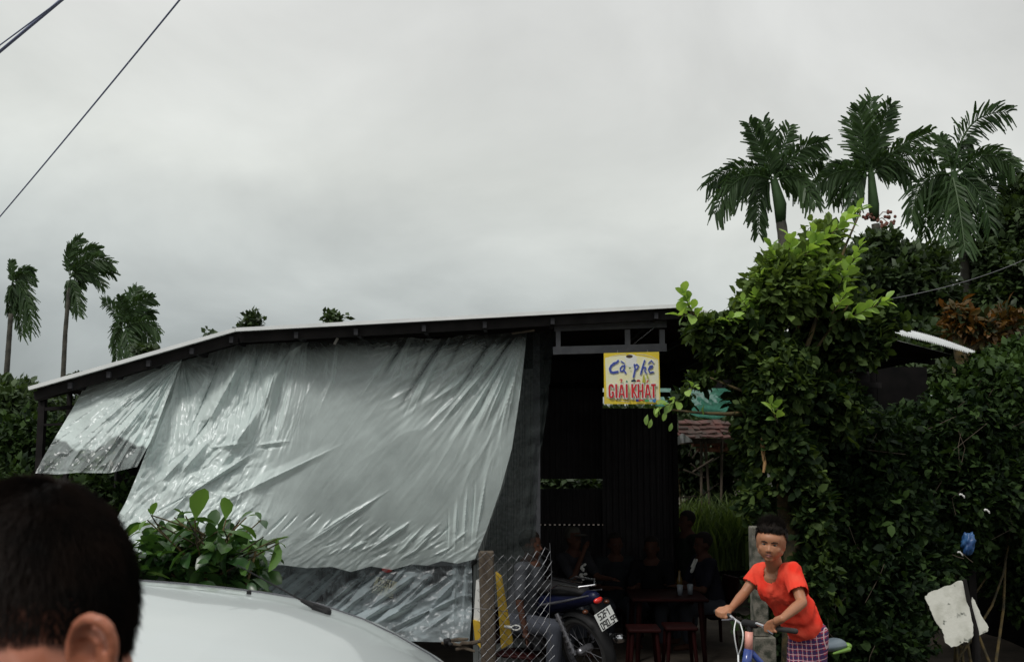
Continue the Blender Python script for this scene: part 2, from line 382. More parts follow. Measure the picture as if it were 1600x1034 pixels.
# corrugated wall panels
def wall_panel(px0, px1, Y, ztop, zbot, m, pitch=.05, amp=.009, name='wall_panel', y_off=0, x0=None, x1=None):
    x0 = (px0 - 800) / F * Y if x0 is None else x0; x1 = (px1 - 800) / F * Y if x1 is None else x1
    n = max(1, int(round((x1 - x0) / pitch))); V = []; prof = ((0, 0), (.5, 0), (.62, amp), (.88, amp))
    for i in range(n):
        for (t, h) in prof:
            x = x0 + (i + t) * (x1 - x0) / n; V += [(x, Y - h, zbot), (x, Y - h, ztop)]
    V += [(x1, Y, zbot), (x1, Y, ztop)]
    k = len(V) // 2; Fc = [(2 * i, 2 * i + 2, 2 * i + 3, 2 * i + 1) for i in range(k - 1)]
    b0 = len(V); V += [(v[0], v[1] + .003, v[2]) for v in V]; Fc += [(b0 + 2 * i + 1, b0 + 2 * i + 3, b0 + 2 * i + 2, b0 + 2 * i) for i in range(k - 1)]
    Fc += [(2 * i + 1, 2 * i + 3, b0 + 2 * i + 3, b0 + 2 * i + 1) for i in range(k - 1)]
    return mk(name, V, Fc, m, shack)
zt = lambda px: 2.30 if px > 420 else 2.30 - (420 - px) / 370 * .55
edges = [235, 345, 455, 565, 675, 745]
for k in range(5):
    wall_panel(edges[k], edges[k + 1], 8.95 + (k % 2) * .012, zt(edges[k]), .66, M['wallsheet'])
wall_panel(741, 838, 8.93, 2.35, -.45, M['wallsheet'])
mb = MB(); mb.beam((-3.25, 8.93, .645), (-.34, 8.93, .645), .05, .05); mb.obj('sill_beam', M['steel'], shack)
mb = MB(); mb.beam((-3.25, 9.0, 1.42), (.2, 9.0, 1.42), .04, .05); mb.obj('wall_rail', M['steel'], shack)
# back wall: two rows of sheets with an open slot between them
YB = 12.5
def bz(py): return CAMZ + (690 - py) / F * YB
for x0, x1 in ((-3.9, -2.6), (-2.6, -1.3), (-1.3, .0), (.0, 1.14)):
    wall_panel(0, 0, YB, 2.72 if x0 > -3 else 2.3, bz(747), M['backsheet'], .07, .014, x0=x0, x1=x1)
    if x1 < 1: wall_panel(0, 0, YB + .03, bz(762), -.5, M['backsheet'], .07, .014, x0=x0, x1=x1)
wall_panel(0, 0, YB + .03, bz(762), bz(817) + .006, M['backsheet'], .07, .014, x0=0, x1=1.14); wall_panel(0, 0, YB + .045, bz(817) - .006, -.5, M['backsheet'], .07, .014, x0=0, x1=1.14)
mb = MB()
for k in range(19): mb.box((.02 + k * .06, YB + .02, bz(817)), (.036, .006, .022))
mb.obj('lath', M['soot'], shack, kind='stuff')
wall_panel(940, 1056, YB - .5, 2.10, -.5, M['backsheet'], .075, .022)
# gable board closing the back above the beam
for k, z in enumerate(np.arange(2.434, 2.86, .1)):
    mb = MB(); mb.box((2.2, YB + .02 + .024 * (k % 2), z + .048), (4.6, .02, .108)); mb.obj('board', M['dark_steel'], shack)
mb = MB(); mb.beam((-3.9, YB - .08, 2.40), (4.6, YB - .08, 2.40), .06, .07); mb.obj('back_beam', M['dark_steel'], shack)
mb = MB(); mb.beam((1.1, YB - .3, 2.275), (2.15, YB - .3, 2.275), .05, .055); mb.obj('rail', M['dark_steel'], shack)
# end wall on the left and dark partition boards
for k in range(4):
    y = 9.0 + k * .88; V = []
    mb = MB(); mb.box((-3.55, y + .43, .8), (.02, .86, 2.4)); mb.obj('side_sheet', M['backsheet'], shack)

# ================================================================== SHADE NETS
def net_mat(name, col, opac, scale):
    m, nt, b = base_mat(name); N = nt.nodes.new; L = nt.links.new
    b.inputs['Base Color'].default_value = (*col, 1); b.inputs['Roughness'].default_value = .8
    tr = N('ShaderNodeBsdfTransparent'); tl = N('ShaderNodeBsdfTranslucent'); tl.inputs[0].default_value = (*[min(1, c * 1.6) for c in col], 1)
    mx = N('ShaderNodeMixShader'); mx.inputs[0].default_value = .5; L(b.outputs[0], mx.inputs[1]); L(tl.outputs[0], mx.inputs[2])
    tc = N('ShaderNodeTexCoord'); w = N('ShaderNodeTexNoise'); w.inputs['Scale'].default_value = scale; w.inputs['Detail'].default_value = 6; L(tc.outputs['Object'], w.inputs['Vector'])
    mr = N('ShaderNodeMapRange'); mr.inputs['From Min'].default_value = .3; mr.inputs['From Max'].default_value = .7; mr.inputs['To Min'].default_value = opac - .15; mr.inputs['To Max'].default_value = opac + .15
    L(w.outputs['Fac'], mr.inputs['Value'])
    m2 = N('ShaderNodeMixShader'); L(mr.outputs[0], m2.inputs[0]); L(tr.outputs[0], m2.inputs[1]); L(mx.outputs[0], m2.inputs[2])
    L(m2.outputs[0], nt.nodes['Material Output'].inputs['Surface']); return m
M['net_dark'] = net_mat('dark_shade_net', (.035, .045, .045), .62, 30)
M['net_green'] = net_mat('green_shade_net', (.16, .52, .38), .80, 25)

def poly_at(pts, t):
    pts = np.array(pts, float); d = np.r_[0, np.cumsum(np.hypot(*np.diff(pts, axis=0).T))]; d /= d[-1]
    return np.stack([np.interp(t, d, pts[:, 0]), np.interp(t, d, pts[:, 1])], -1)
def coons(top, right, bottom, left, nu, nv):
    """top/bottom left->right, left/right top->bottom (photo positions of the sheet's four edges)"""
    u = np.linspace(0, 1, nu); v = np.linspace(0, 1, nv); T = poly_at(top, u); Bm = poly_at(bottom, u); Lf = poly_at(left, v); R = poly_at(right, v)
    U, V = np.meshgrid(u, v); U3 = U[..., None]; V3 = V[..., None]
    C = (1 - V3) * T[None] + V3 * Bm[None] + (1 - U3) * Lf[:, None] + U3 * R[:, None]
    C -= (1 - U3) * (1 - V3) * T[0] + U3 * (1 - V3) * T[-1] + (1 - U3) * V3 * Bm[0] + U3 * V3 * Bm[-1]
    return U, V, C[..., 0], C[..., 1]
def grid_faces(nu, nv):
    i = (np.arange(nu - 1)[None, :] + nu * np.arange(nv - 1)[:, None]).ravel()
    return np.stack([i, i + nu, i + nu + 1, i + 1], 1)  # faces the camera
def folds(X, Y, lst):
    H = np.zeros_like(X)
    for (x0, y0, x1, y1, w0, w1, A) in lst:
        dx, dy = x1 - x0, y1 - y0; L2 = dx * dx + dy * dy; t = ((X - x0) * dx + (Y - y0) * dy) / L2
        d = ((X - x0) * dy - (Y - y0) * dx) / math.sqrt(L2); A = max(-.0062 * (w0 + w1) / 2, min(.0062 * (w0 + w1) / 2, A * 1.3))
        tc = np.clip(t, 0, 1); w = w0 + (w1 - w0) * tc
        k = np.clip(1 - np.abs(d) / w, 0, 1); k = k ** 1.4 * (1 + .35 * np.sign(d) * k)
        env = smooth01((t + .12) / .5) * smooth01((1.0 - t) / .7)
        H += A * k * env
    return H
def fan(cx, cy, a0, a1, n, l0, l1, w, A, seed):
    r = random.Random(seed); out = []
    for k in range(n):
        a = math.radians(a0 + (a1 - a0) * (k + r.uniform(.2, .8)) / n); l = r.uniform(l0, l1); s = r.uniform(2, 12)
        out.append((cx + s * math.cos(a), cy + s * math.sin(a), cx + l * math.cos(a + r.uniform(-.04, .04)), cy + l * math.sin(a + r.uniform(-.04, .04)), w * .3, w * r.uniform(.6, 1.4), A * r.choice((-1, 1, 1)) * r.uniform(.5, 1.2)))
    return out
def par(x0, y0, x1, y1, n, ang, l0, l1, w, A, seed):
    """n folds spread from (x0,y0) to (x1,y1), all running roughly along ang (deg, y down)"""
    r = random.Random(seed); out = []
    for k in range(n):
        t = (k + r.uniform(0, 1)) / n; a = math.radians(ang + r.uniform(-7, 7)); l = r.uniform(l0, l1)
        x = x0 + (x1 - x0) * t + r.uniform(-6, 6); y = y0 + (y1 - y0) * t + r.uniform(-6, 6)
        out.append((x, y, x + l * math.cos(a), y + l * math.sin(a), w * .5, w * r.uniform(.6, 1.4), A * r.choice((-1, 1)) * r.uniform(.4, 1.2)))
    return out
def tiefan(X, Y, cx, cy, reach, K, seed, amp=.30):
    """pleats that converge on a tie point, dying out with distance"""
    th = np.arctan2(Y - cy, X - cx); r = np.hypot(X - cx, Y - cy)
    n = fbm(th * K + seed, r / 130 + seed * 3.1 + .4 * np.sin(th * 5), 3); rd = 1 - np.abs(2 * n - 1) * 2.2
    w = r * .00545 / K
    return amp * np.minimum(w, .09) * rd * np.exp(-(r / reach) ** 1.6) * 1.6
def crumple(X, Y, s, seed):
    a = np.abs(2 * fbm(X / s + seed, Y / s * 1.3, 3) - 1); b = np.abs(2 * fbm((X + Y) / s * .8 + seed * 2, (Y - X) / s * .7 + 4, 3) - 1)
    return np.minimum(a, b)
def aniso(X, Y, ang, sl, ss, seed):
    a = math.radians(ang); u = (X * math.cos(a) + Y * math.sin(a)) / sl + seed; v = (-X * math.sin(a) + Y * math.cos(a)) / ss + seed * 2
    wv = fbm(X / 90 + seed, Y / 90, 2) * 1.0
    n = fbm(u, v + wv, 3); return 1 - np.abs(2 * n - 1) * 2

def plastic_mat(name, gloss=.85, col=(.74, .84, .82)):
    m = bpy.data.materials.new(name); m.use_nodes = True; nt = m.node_tree; nt.nodes.clear(); N = nt.nodes.new; L = nt.links.new
    out = N('ShaderNodeOutputMaterial'); tr = N('ShaderNodeBsdfTransparent'); tr.inputs[0].default_value = (.93, .95, .95, 1)
    df = N('ShaderNodeBsdfDiffuse'); df.inputs[0].default_value = (*col, 1)
    tl = N('ShaderNodeBsdfTranslucent'); tl.inputs[0].default_value = (.79, .89, .87, 1)
    gl = N('ShaderNodeBsdfGlossy'); gl.inputs['Roughness'].default_value = .28; gl.inputs[0].default_value = (.95, .97, 1, 1)
    m1 = N('ShaderNodeMixShader'); m1.inputs[0].default_value = .35; L(df.outputs[0], m1.inputs[1]); L(tl.outputs[0], m1.inputs[2])
    at = N('ShaderNodeAttribute'); at.attribute_name = 'tint'
    tc = N('ShaderNodeTexCoord'); n = N('ShaderNodeTexNoise'); n.inputs['Scale'].default_value = 3.0; n.inputs['Detail'].default_value = 8; n.inputs['Roughness'].default_value = .6; L(tc.outputs['Object'], n.inputs['Vector'])
    ma = N('ShaderNodeMath'); ma.operation = 'MULTIPLY_ADD'; ma.inputs[1].default_value = .5; ma.inputs[2].default_value = -.25; L(n.outputs['Fac'], ma.inputs[0])
    lw = N('ShaderNodeLayerWeight'); lw.inputs['Blend'].default_value = .35
    mf = N('ShaderNodeMath'); mf.operation = 'MULTIPLY'; mf.inputs[1].default_value = .45; L(lw.outputs['Facing'], mf.inputs[0])
    s1 = N('ShaderNodeMath'); L(at.outputs['Fac'], s1.inputs[0]); L(ma.outputs[0], s1.inputs[1])
    s2 = N('ShaderNodeMath'); s2.use_clamp = True; L(s1.outputs[0], s2.inputs[0]); L(mf.outputs[0], s2.inputs[1])
    m2 = N('ShaderNodeMixShader'); L(s2.outputs[0], m2.inputs[0]); L(tr.outputs[0], m2.inputs[1]); L(m1.outputs[0], m2.inputs[2])
    fr = N('ShaderNodeFresnel'); fr.inputs[0].default_value = 1.5
    fm = N('ShaderNodeMath'); fm.operation = 'MULTIPLY_ADD'; fm.inputs[1].default_value = gloss; fm.inputs[2].default_value = .0; fm.use_clamp = True; L(fr.outputs[0], fm.inputs[0])
    n2 = N('ShaderNodeTexNoise'); n2.inputs['Scale'].default_value = 26; n2.inputs['Detail'].default_value = 4; L(tc.outputs['Object'], n2.inputs['Vector'])
    bp = N('ShaderNodeBump'); bp.inputs['Strength'].default_value = .12; bp.inputs['Distance'].default_value = .01; L(n2.outputs['Fac'], bp.inputs['Height'])
    for q in (df, gl, fr): L(bp.outputs[0], q.inputs['Normal'])
    m3 = N('ShaderNodeMixShader'); L(fm.outputs[0], m3.inputs[0]); L(m2.outputs[0], m3.inputs[1]); L(gl.outputs[0], m3.inputs[2])
    L(m3.outputs[0], out.inputs['Surface']); return m
M['plastic'] = plastic_mat('milky_plastic_sheet'); M['clear'] = plastic_mat('clear_plastic_sheet', .40, (.42, .49, .52))

def main_tarp():
    nu, nv = 520, 300
    top = [(281, 561), (330, 548), (372, 536), (420, 530), (470, 524), (520, 520), (560, 519), (600, 521), (650, 527), (700, 524), (760, 520), (824, 514)]
    right = [(824, 514), (819, 560), (812, 620), (800, 700), (782, 765), (760, 828), (742, 873)]
    bottom = [(150, 872), (250, 885), (350, 886), (440, 882), (480, 887), (518, 885), (548, 893), (580, 884), (612, 890), (643, 881), (668, 883), (690, 876), (715, 880), (742, 873)]
    left = [(281, 561), (262, 620), (240, 675), (218, 733), (196, 785), (170, 830), (150, 872)]
    U, V, X, Y = coons(top, right, bottom, left, nu, nv)
    # scalloped top between ties
    Y = Y + 4.0 * (1 - V) ** 8 * np.abs(np.sin(U * 19)) * smooth01(U * 6)
    L = []
    # dark valleys fanning from the right-hand tie
    L += [(637, 525, 596, 590, 3, 9, -.05), (699, 522, 618, 645, 3, 10, -.055), (772, 524, 688, 652, 3, 9, -.05), (806, 519, 742, 616, 3, 6, -.045), (744, 580, 728, 600, 3, 5, -.03)]
    L += [(705, 524, 640, 640, 2, 9, .05), (780, 524, 706, 660, 3, 10, .055), (803, 524, 655, 700, 3, 10, .03), (811, 524, 700, 700, 3, 10, .035), (815, 530, 745, 690, 3, 9, .04), (818, 540, 775, 690, 3, 8, .03), (645, 526, 604, 590, 3, 9, .04)]
    L += fan(818, 512, 100, 142, 15, 90, 240, 8, .022, 1)
    L += fan(700, 520, 112, 145, 7, 60, 170, 8, .018, 2) + fan(640, 524, 100, 140, 4, 40, 110, 8, .018, 12)
    L += [(527, 535, 515, 628, 3, 5, .02), (512, 560, 505, 600, 2, 4, .012)]
    # the big bright ridges on the left half
    L += [(482, 530, 432, 562, 10, 13, .09), (436, 556, 402, 672, 13, 26, .13), (404, 640, 335, 740, 20, 34, .09), (455, 540, 418, 600, 6, 10, -.05)]
    L += [(390, 538, 300, 706, 9, 22, .10), (410, 535, 385, 612, 5, 12, -.05), (372, 540, 352, 640, 6, 14, .05), (345, 560, 285, 700, 8, 16, -.05)]
    L += [(400, 696, 462, 688, 3, 5, .05), (398, 701, 455, 696, 2, 4, -.06), (330, 700, 402, 690, 4, 8, .04)]
    L += [(402, 702, 205, 830, 8, 14, .06), (390, 720, 215, 815, 6, 12, -.05), (300, 700, 235, 770, 6, 14, .08), (326, 688, 262, 762, 8, 16, .07), (330, 650, 300, 690, 8, 12, -.07)]
    L += [(260, 640, 200, 800, 6, 12, .05), (268, 600, 228, 720, 4, 8, -.04)]
    L += fan(284, 558, 75, 112, 8, 45, 150, 8, .026, 3)
    L += [(286, 560, 345, 588, 4, 7, .05), (290, 572, 318, 612, 4, 6, -.05), (300, 566, 358, 585, 3, 10, -.05)]
    L += fan(400, 532, 80, 112, 10, 50, 160, 7, .02, 5) + fan(480, 524, 95, 125, 5, 30, 90, 6, .02, 6)
    # long drag lines to the lower left
    L += [(600, 770, 443, 872, 4, 5, .022), (560, 792, 470, 850, 3, 4, .016), (640, 815, 562, 870, 3, 6, .022), (686, 818, 640, 860, 4, 6, .02), (520, 700, 250, 830, 10, 18, .03)]
    L += par(450, 800, 735, 830, 18, 140, 30, 80, 5, .016, 7) + par(520, 850, 720, 850, 16, 150, 25, 50, 5, .02, 8)
    L += [(714, 780, 709, 878, 4, 5, .03), (730, 760, 722, 878, 4, 5, .025), (742, 750, 733, 876, 3, 4, -.02), (760, 740, 738, 870, 4, 5, .02), (700, 800, 698, 876, 3, 4, -.015)]
    L += par(420, 560, 800, 560, 8, 118, 60, 140, 7, .008, 9)
    H = folds(X, Y, L)
    valley = np.zeros_like(X)
    for (x0, y0, x1, y1, w, dk) in ((637, 524, 592, 598, 6, .8), (699, 522, 612, 655, 7, .9), (772, 524, 684, 660, 7, .7), (806, 519, 738, 622, 5, .8), (752, 572, 722, 606, 6, .5), (664, 528, 640, 600, 3, .5), (726, 524, 690, 590, 4, .5), (409, 545, 398, 600, 4, .4), (372, 560, 330, 640, 4, .4), (792, 560, 735, 660, 3, .5), (740, 560, 665, 660, 3, .4)):
        dx, dy = x1 - x0, y1 - y0; t = ((X - x0) * dx + (Y - y0) * dy) / (dx * dx + dy * dy); dd = np.abs((X - x0) * dy - (Y - y0) * dx) / math.hypot(dx, dy)
        valley = np.maximum(valley, dk * np.clip(1 - dd / (w * (.45 + .55 * np.sin(np.pi * np.clip(t, 0, 1)))), 0, 1) ** .7 * (t > -.02) * smooth01((1 - t) / .4))
    leftness = smooth01((470 - X) / 110)
    H += tiefan(X, Y, 820, 505, 170, 10, 1.3, .42) + tiefan(X, Y, 285, 553, 130, 12, 2.1, .40) * (1 - smooth01((X - 300) / 45))
    vp = smooth01((X - 300) / 50) * smooth01((500 - X) / 60) * (1 - smooth01((Y - 640) / 90))
    H += vp * (.030 * aniso(X, Y, 106, 260, 15, 33) + .012 * aniso(X, Y, 100, 160, 7, 41))
    lowl = smooth01((430 - X) / 60) * smooth01((Y - 640) / 60); H += lowl * .022 * aniso(X, Y, 138, 170, 15, 51)
    for q_, (tx, ty, rc) in enumerate(((372, 528, 90), (430, 520, 80), (482, 515, 90), (560, 508, 60), (640, 514, 80), (702, 512, 110), (762, 508, 120))): H += tiefan(X, Y, tx, ty, rc * .75, 8, 3.7 + q_, .17)
    H += .050 * crumple(X, Y, 46, 3) * leftness + .012 * crumple(X, Y, 30, 8) * smooth01((Y - 790) / 60)
    H += .010 * aniso(X, Y, 115, 90, 11, 3) * leftness + .03 * (fbm(X / 38, Y / 50, 3) - .5) * leftness
    H += .0016 * aniso(X, Y, 128, 120, 9, 9) * (1 - leftness) + .02 * (fbm(X / 90 + 9, Y / 90, 2) - .5)
    H += .006 * aniso(X, Y, 145, 50, 9, 21) * smooth01((Y - 800) / 60)
    H += .10 * np.sin(np.pi * np.clip(V, 0, 1)) * (.4 + .6 * np.sin(np.pi * U))
    tie = smooth01(V / .05)
    D = 8.62 - (.22 + .62 * smooth01((620 - X) / 330)) * V
    Pn = PA(X, Y, D - H * (.25 + .75 * tie))
    gy, gx = np.gradient(H); sl = np.hypot(gx, gy) / .0032; op = .58 + np.clip((H - .05) * 2.0, -.2, .3) + .18 * np.clip(sl - .35, -.3, 1.2) + .46 * leftness * fbm(X / 60 + 2, Y / 80 + 5, 2) + .22 * (fbm(X / 70 + 3, Y / 55 + 8, 3) - .5)
    op -= .50 * np.exp(-((V - .02) / .045) ** 2) * smooth01((X - 320) / 60)          # single layer along the top hem
    op -= .55 * valley
    op -= .22 * np.exp(-(((X - 318) / 22) ** 2 + ((Y - 672) / 20) ** 2))            # clear patches
    op -= .35 * np.exp(-(((X - 325) / 32) ** 2 + ((Y - 574) / 16) ** 2))
    op += .2 * np.exp(-(((X - 385) / 40) ** 2 + ((Y - 655) / 45) ** 2))
    op -= .12 * smooth01((X - 215) / 15) * (1 - smooth01((X - 236) / 15)) * smooth01((Y - 600) / 40)
    o = mk('plastic_sheet', Pn.reshape(-1, 3), grid_faces(nu, nv), M['plastic'], smooth=True, tint=np.clip(op, .05, .97).ravel())
    return tag(o, 'large milky plastic sheet tied under the roof edge, covering most of the cafe front', 'plastic sheet')
main_sheet = main_tarp()
def lower_tarp():
    nu, nv = 360, 120
    top = [(160, 866), (440, 870), (735, 862)]; right = [(735, 862), (738, 900), (737, 960), (733, 1006)]
    bottom = [(160, 985), (450, 992), (600, 1000), (700, 1003), (733, 1006)]; left = [(160, 866), (160, 985)]
    U, V, X, Y = coons(top, right, bottom, left, nu, nv)
    L = par(380, 890, 720, 900, 22, 140, 60, 160, 10, .045, 31) + par(430, 950, 720, 940, 16, 148, 60, 130, 11, .05, 32)
    L += [(640, 880, 590, 935, 3, 6, .04), (607, 885, 555, 940, 3, 6, .04), (712, 866, 708, 1000, 4, 4, .04), (730, 866, 722, 1000, 3, 4, .04), (720, 930, 600, 985, 6, 12, .07)]
    H = folds(X, Y, L) + .012 * aniso(X, Y, 150, 60, 22, 5) * smooth01(V * 3) + .045 * crumple(X, Y, 44, 5) * smooth01(V * 4) + .05 * (fbm(X / 40, Y / 25, 3) - .5)
    D = 8.46 - .28 * V ** 1.5
    gy, gx = np.gradient(H); sl = np.hypot(gx, gy) / .0032; op = .17 + .22 * np.clip(sl - .2, 0, 1.5) + .40 * (fbm(X / 40 + 5, Y / 26 + 2, 4) - .5) * 2 + .18 * smooth01((Y - 930) / 40) * fbm(X / 60, Y / 30 + 7, 2) * 2
    op -= .25 * np.exp(-(((X - 602) / 26) ** 2 + ((Y - 905) / 22) ** 2))
    o = mk('plastic_sheet', PA(X, Y, D - H).reshape(-1, 3), grid_faces(nu, nv), M['clear'], smooth=True, tint=np.clip(op, .02, .8).ravel())
    return tag(o, 'clear crumpled plastic sheet hanging to the ground below the milky one, dark shapes showing through', 'plastic sheet')
lower_tarp()
def flap():
    nu, nv = 220, 170
    top = [(131, 606), (165, 596), (205, 586), (245, 574), (285, 560)]
    right = [(285, 560), (262, 620), (240, 680), (214, 729)]
    bottom = [(55, 739), (90, 741), (120, 738), (170, 739), (195, 733), (214, 729)]
    left = [(131, 606), (112, 640), (88, 680), (70, 710), (55, 739)]
    U, V, X, Y = coons(top, right, bottom, left, nu, nv)
    L = fan(286, 557, 118, 158, 16, 80, 230, 8, .026, 41) + [(284, 562, 140, 680, 4, 11, .06), (282, 566, 160, 690, 3, 9, -.05), (262, 580, 215, 700, 5, 9, .04), (240, 620, 180, 700, 5, 10, .04)]
    H = folds(X, Y, L) + .003 * aniso(X, Y, 135, 60, 8, 4) + tiefan(X, Y, 290, 550, 260, 14, 5.2, .45) + .04 * crumple(X, Y, 30, 6) + .05 * (fbm(X / 30, Y / 24, 3) - .5)
    H += .08 * np.sin(np.pi * V) * np.sin(np.pi * U)
    D = 8.50 - .62 * V
    edge = 684 + 10 * np.sin(X / 17) + 12 * fbm(X / 15, Y * 0, 2)
    op = .80 - .66 * smooth01((Y - edge) / 6) + .2 * (fbm(X / 22, Y / 22, 3) - .5)
    op += .2 * np.exp(-((738 - Y) / 3) ** 2)
    o = mk('plastic_sheet', PA(X, Y, D - H).reshape(-1, 3), grid_faces(nu, nv), M['plastic'], smooth=True, tint=np.clip(op, .05, .95).ravel())
    return tag(o, 'small plastic flap blown out at the left end of the roof, clear lower edge', 'plastic sheet')
flap()
# stick the sheet's corner is tied to
mb = MB(); mb.tube([P(800, 521, 8.35), P(835, 516, 8.3)], .009, 7); o = mb.obj('stick', M['wood'])
tag(o, 'short pale stick tying the top right corner of the large sheet', 'stick')
# white paper tag stuck to the sheet
mb = MB(); mb.box(P(525, 533, 8.44), (.022, .003, .062), (0, math.radians(28), 0)); tag(mb.obj('tape_strip', M['white']), 'short white strip of tape stuck near the top of the large sheet', 'tape')

def net_panel():
    nu, nv = 40, 130
    top = [(815, 520), (868, 517)]; right = [(868, 517), (862, 560), (856, 640), (842, 720), (838, 800), (836, 880)]
    bottom = [(752, 880), (836, 880)]; left = [(815, 520), (810, 640), (790, 750), (765, 820), (752, 880)]
    U, V, X, Y = coons(top, right, bottom, left, nu, nv)
    X = X + 3 * (fbm(Y / 9, X * 0, 2) - .5) * U
    H = .03 * aniso(X, Y, 100, 80, 12, 6) + .02 * np.sin(Y / 5.0 + X / 20) * fbm(X / 20, Y / 20, 2)
    o = mk('shade_net', PA(X, Y, 8.66 - H).reshape(-1, 3), grid_faces(nu, nv), M['net_dark'], smooth=True)
    tag(o, 'dark fine mesh shade net hanging between the plastic sheet and the doorway', 'shade net')
net_panel()
def green_net():
    nu, nv = 60, 30
    top = [(1024, 594), (1140, 596), (1310, 602)]; right = [(1310, 602), (1312, 630)]
    bottom = [(1024, 634), (1060, 637), (1085, 650), (1118, 656), (1136, 650), (1180, 640), (1312, 632)]; left = [(1024, 594), (1024, 634)]
    U, V, X, Y = coons(top, right, bottom, left, nu, nv)
    H = .04 * aniso(X, Y, 5, 60, 10, 2) + .05 * np.sin(X / 22)
    o = mk('shade_net', PA(X, Y, 12.9 - H).reshape(-1, 3), grid_faces(nu, nv), M['net_green'], smooth=True)
    tag(o, 'bright green shade net strung behind the cafe, right of the yellow sign', 'shade net')
green_net()

# ================================================================== SIGN
def sign():
    Y = 8.30
    # corners in the photo
    TL, TR, BR, BL = P(943.5, 551.5, Y), P(1029.7, 549.5, Y), P(1032, 631, Y), P(944.3, 631, Y)
    s = thing('sign_board', 'square yellow shop sign with blue and red lettering hanging under the steel frame', 'sign', ((BL + BR) / 2))
    ex = (TR - TL + BR - BL) / 2; ez = (TL - BL + TR - BR) / 2
    def W3(X, Yz, off):      # X,Yz: drawing units of the enlarged sign (645 x 592)
        u = (X - 172) / 650; v = (Yz - 224) / 596
        a = TL + (TR - TL) * u; b = BL + (BR - BL) * u; p = a + (b - a) * v; return Vector((p.x, p.y - off, p.z))
    mb = MB(); c = [(172, 224), (822, 224), (822, 820), (172, 820)]
    f = [W3(*q, 0) for q in c]; k = [q + Vector((0, .018, 0)) for q in f]
    mb.add(f + k, [(0, 3, 2, 1), (4, 5, 6, 7), (0, 1, 5, 4), (1, 2, 6, 5), (2, 3, 7, 6), (3, 0, 4, 7)]); mb.obj('board', PAINT((.75, .55, .02), (.62, .50, .06)), s)
    lay = [0.0]
    def shape(mb, pts):
        lay[0] += .00006; pts = [W3(x, y, .0015 + lay[0]) for x, y in pts]
        a = sum((pts[i].x * pts[(i + 1) % len(pts)].z - pts[(i + 1) % len(pts)].x * pts[i].z) for i in range(len(pts)))
        if a < 0: pts = pts[::-1]
        mb.add(pts, [tuple(range(len(pts)))])
    def stroke(mb, pts, w, square=False):
        for (x0, y0), (x1, y1) in zip(pts[:-1], pts[1:]):
            d = math.hypot(x1 - x0, y1 - y0) or 1; ux, uy = (x1 - x0) / d, (y1 - y0) / d; e = 0
            h = w / 2
            shape(mb, [(x0 - uy * h, y0 + ux * h), (x1 - uy * h, y1 + ux * h), (x1 + uy * h, y1 - ux * h), (x0 + uy * h, y0 - ux * h)])
        ends = pts[1:-1] if square else pts
        for (x, y) in ends: shape(mb, [(x + w / 2 * math.cos(t * math.pi / 4), y + w / 2 * math.sin(t * math.pi / 4)) for t in range(8)])
    def ellp(cx, cy, rx, ry, n=28): return [(cx + rx * math.cos(2 * math.pi * i / n), cy + ry * math.sin(2 * math.pi * i / n)) for i in range(n)]
    # pale curved field
    mb = MB(); pts = [(186, 300)] + [(190 + 620 * t, 300 - 62 * math.sin(math.pi * (t * .8 + .1)) + 40 * t) for t in np.linspace(0, 1, 14)] + [(812, 760)] + [(810 - 610 * t, 775 + 18 * math.sin(math.pi * t) - 38 * t) for t in np.linspace(0, 1, 12)]
    shape(mb, pts); mb.obj('pale_field', PAINT((.78, .75, .42), (.74, .74, .58)), s)
    mb = MB(); stroke(mb, [(190, 290), (250, 268), (330, 252), (430, 240)], 4); stroke(mb, [(560, 244), (650, 256), (730, 276), (806, 316)], 4); stroke(mb, [(200, 745), (280, 765), (370, 785), (460, 796)], 4)
    mb.obj('white_line', PAINT((.75, .75, .7), (.68, .7, .68)), s); mb = MB(); shape(mb, ellp(490, 300, 72, 56)); shape(mb, ellp(490, 350, 60, 50)); mb.obj('cup_print', PAINT((.75, .75, .7), (.68, .7, .68)), s)
    mb = MB(); shape(mb, ellp(472, 270, 40, 20)); mb.obj('coffee_print', PAINT((.03, .018, .012), (.05, .03, .02)), s)
    C_ = [((330, 330), (296, 346), (252, 376), (238, 412), (246, 446), (270, 456), (310, 452), (342, 438))]
    scr = [[(338, 318), (322, 338), (282, 348)], [(300, 345), (256, 374), (240, 410), (248, 446), (276, 456), (330, 446)],
           [(410, 376), (385, 380), (362, 405), (364, 438), (388, 440), (406, 412)], [(414, 374), (402, 430), (424, 462)], [(374, 326), (408, 350)],
           [(526, 366), (536, 420), (514, 508)], [(526, 384), (556, 364), (574, 382), (560, 414), (534, 428)],
           [(648, 322), (624, 392), (600, 474)], [(606, 440), (636, 398), (656, 402), (646, 440), (664, 466)],
           [(692, 424), (732, 402), (736, 382), (708, 388), (690, 426), (706, 462), (746, 454)], [(694, 352), (726, 324), (750, 350)]]
    wd = [24, 26, 16, 18, 13, 20, 15, 18, 15, 15, 11]
    mb = MB(); [stroke(mb, a, w + 16) for a, w in zip(scr, wd)]; mb.obj('script_outline', PAINT((.72, .74, .72), (.7, .72, .7)), s)
    mb = MB(); [stroke(mb, a, w) for a, w in zip(scr, wd)]; mb.obj('script_lettering', PAINT((.035, .06, .30), (.05, .08, .36)), s)
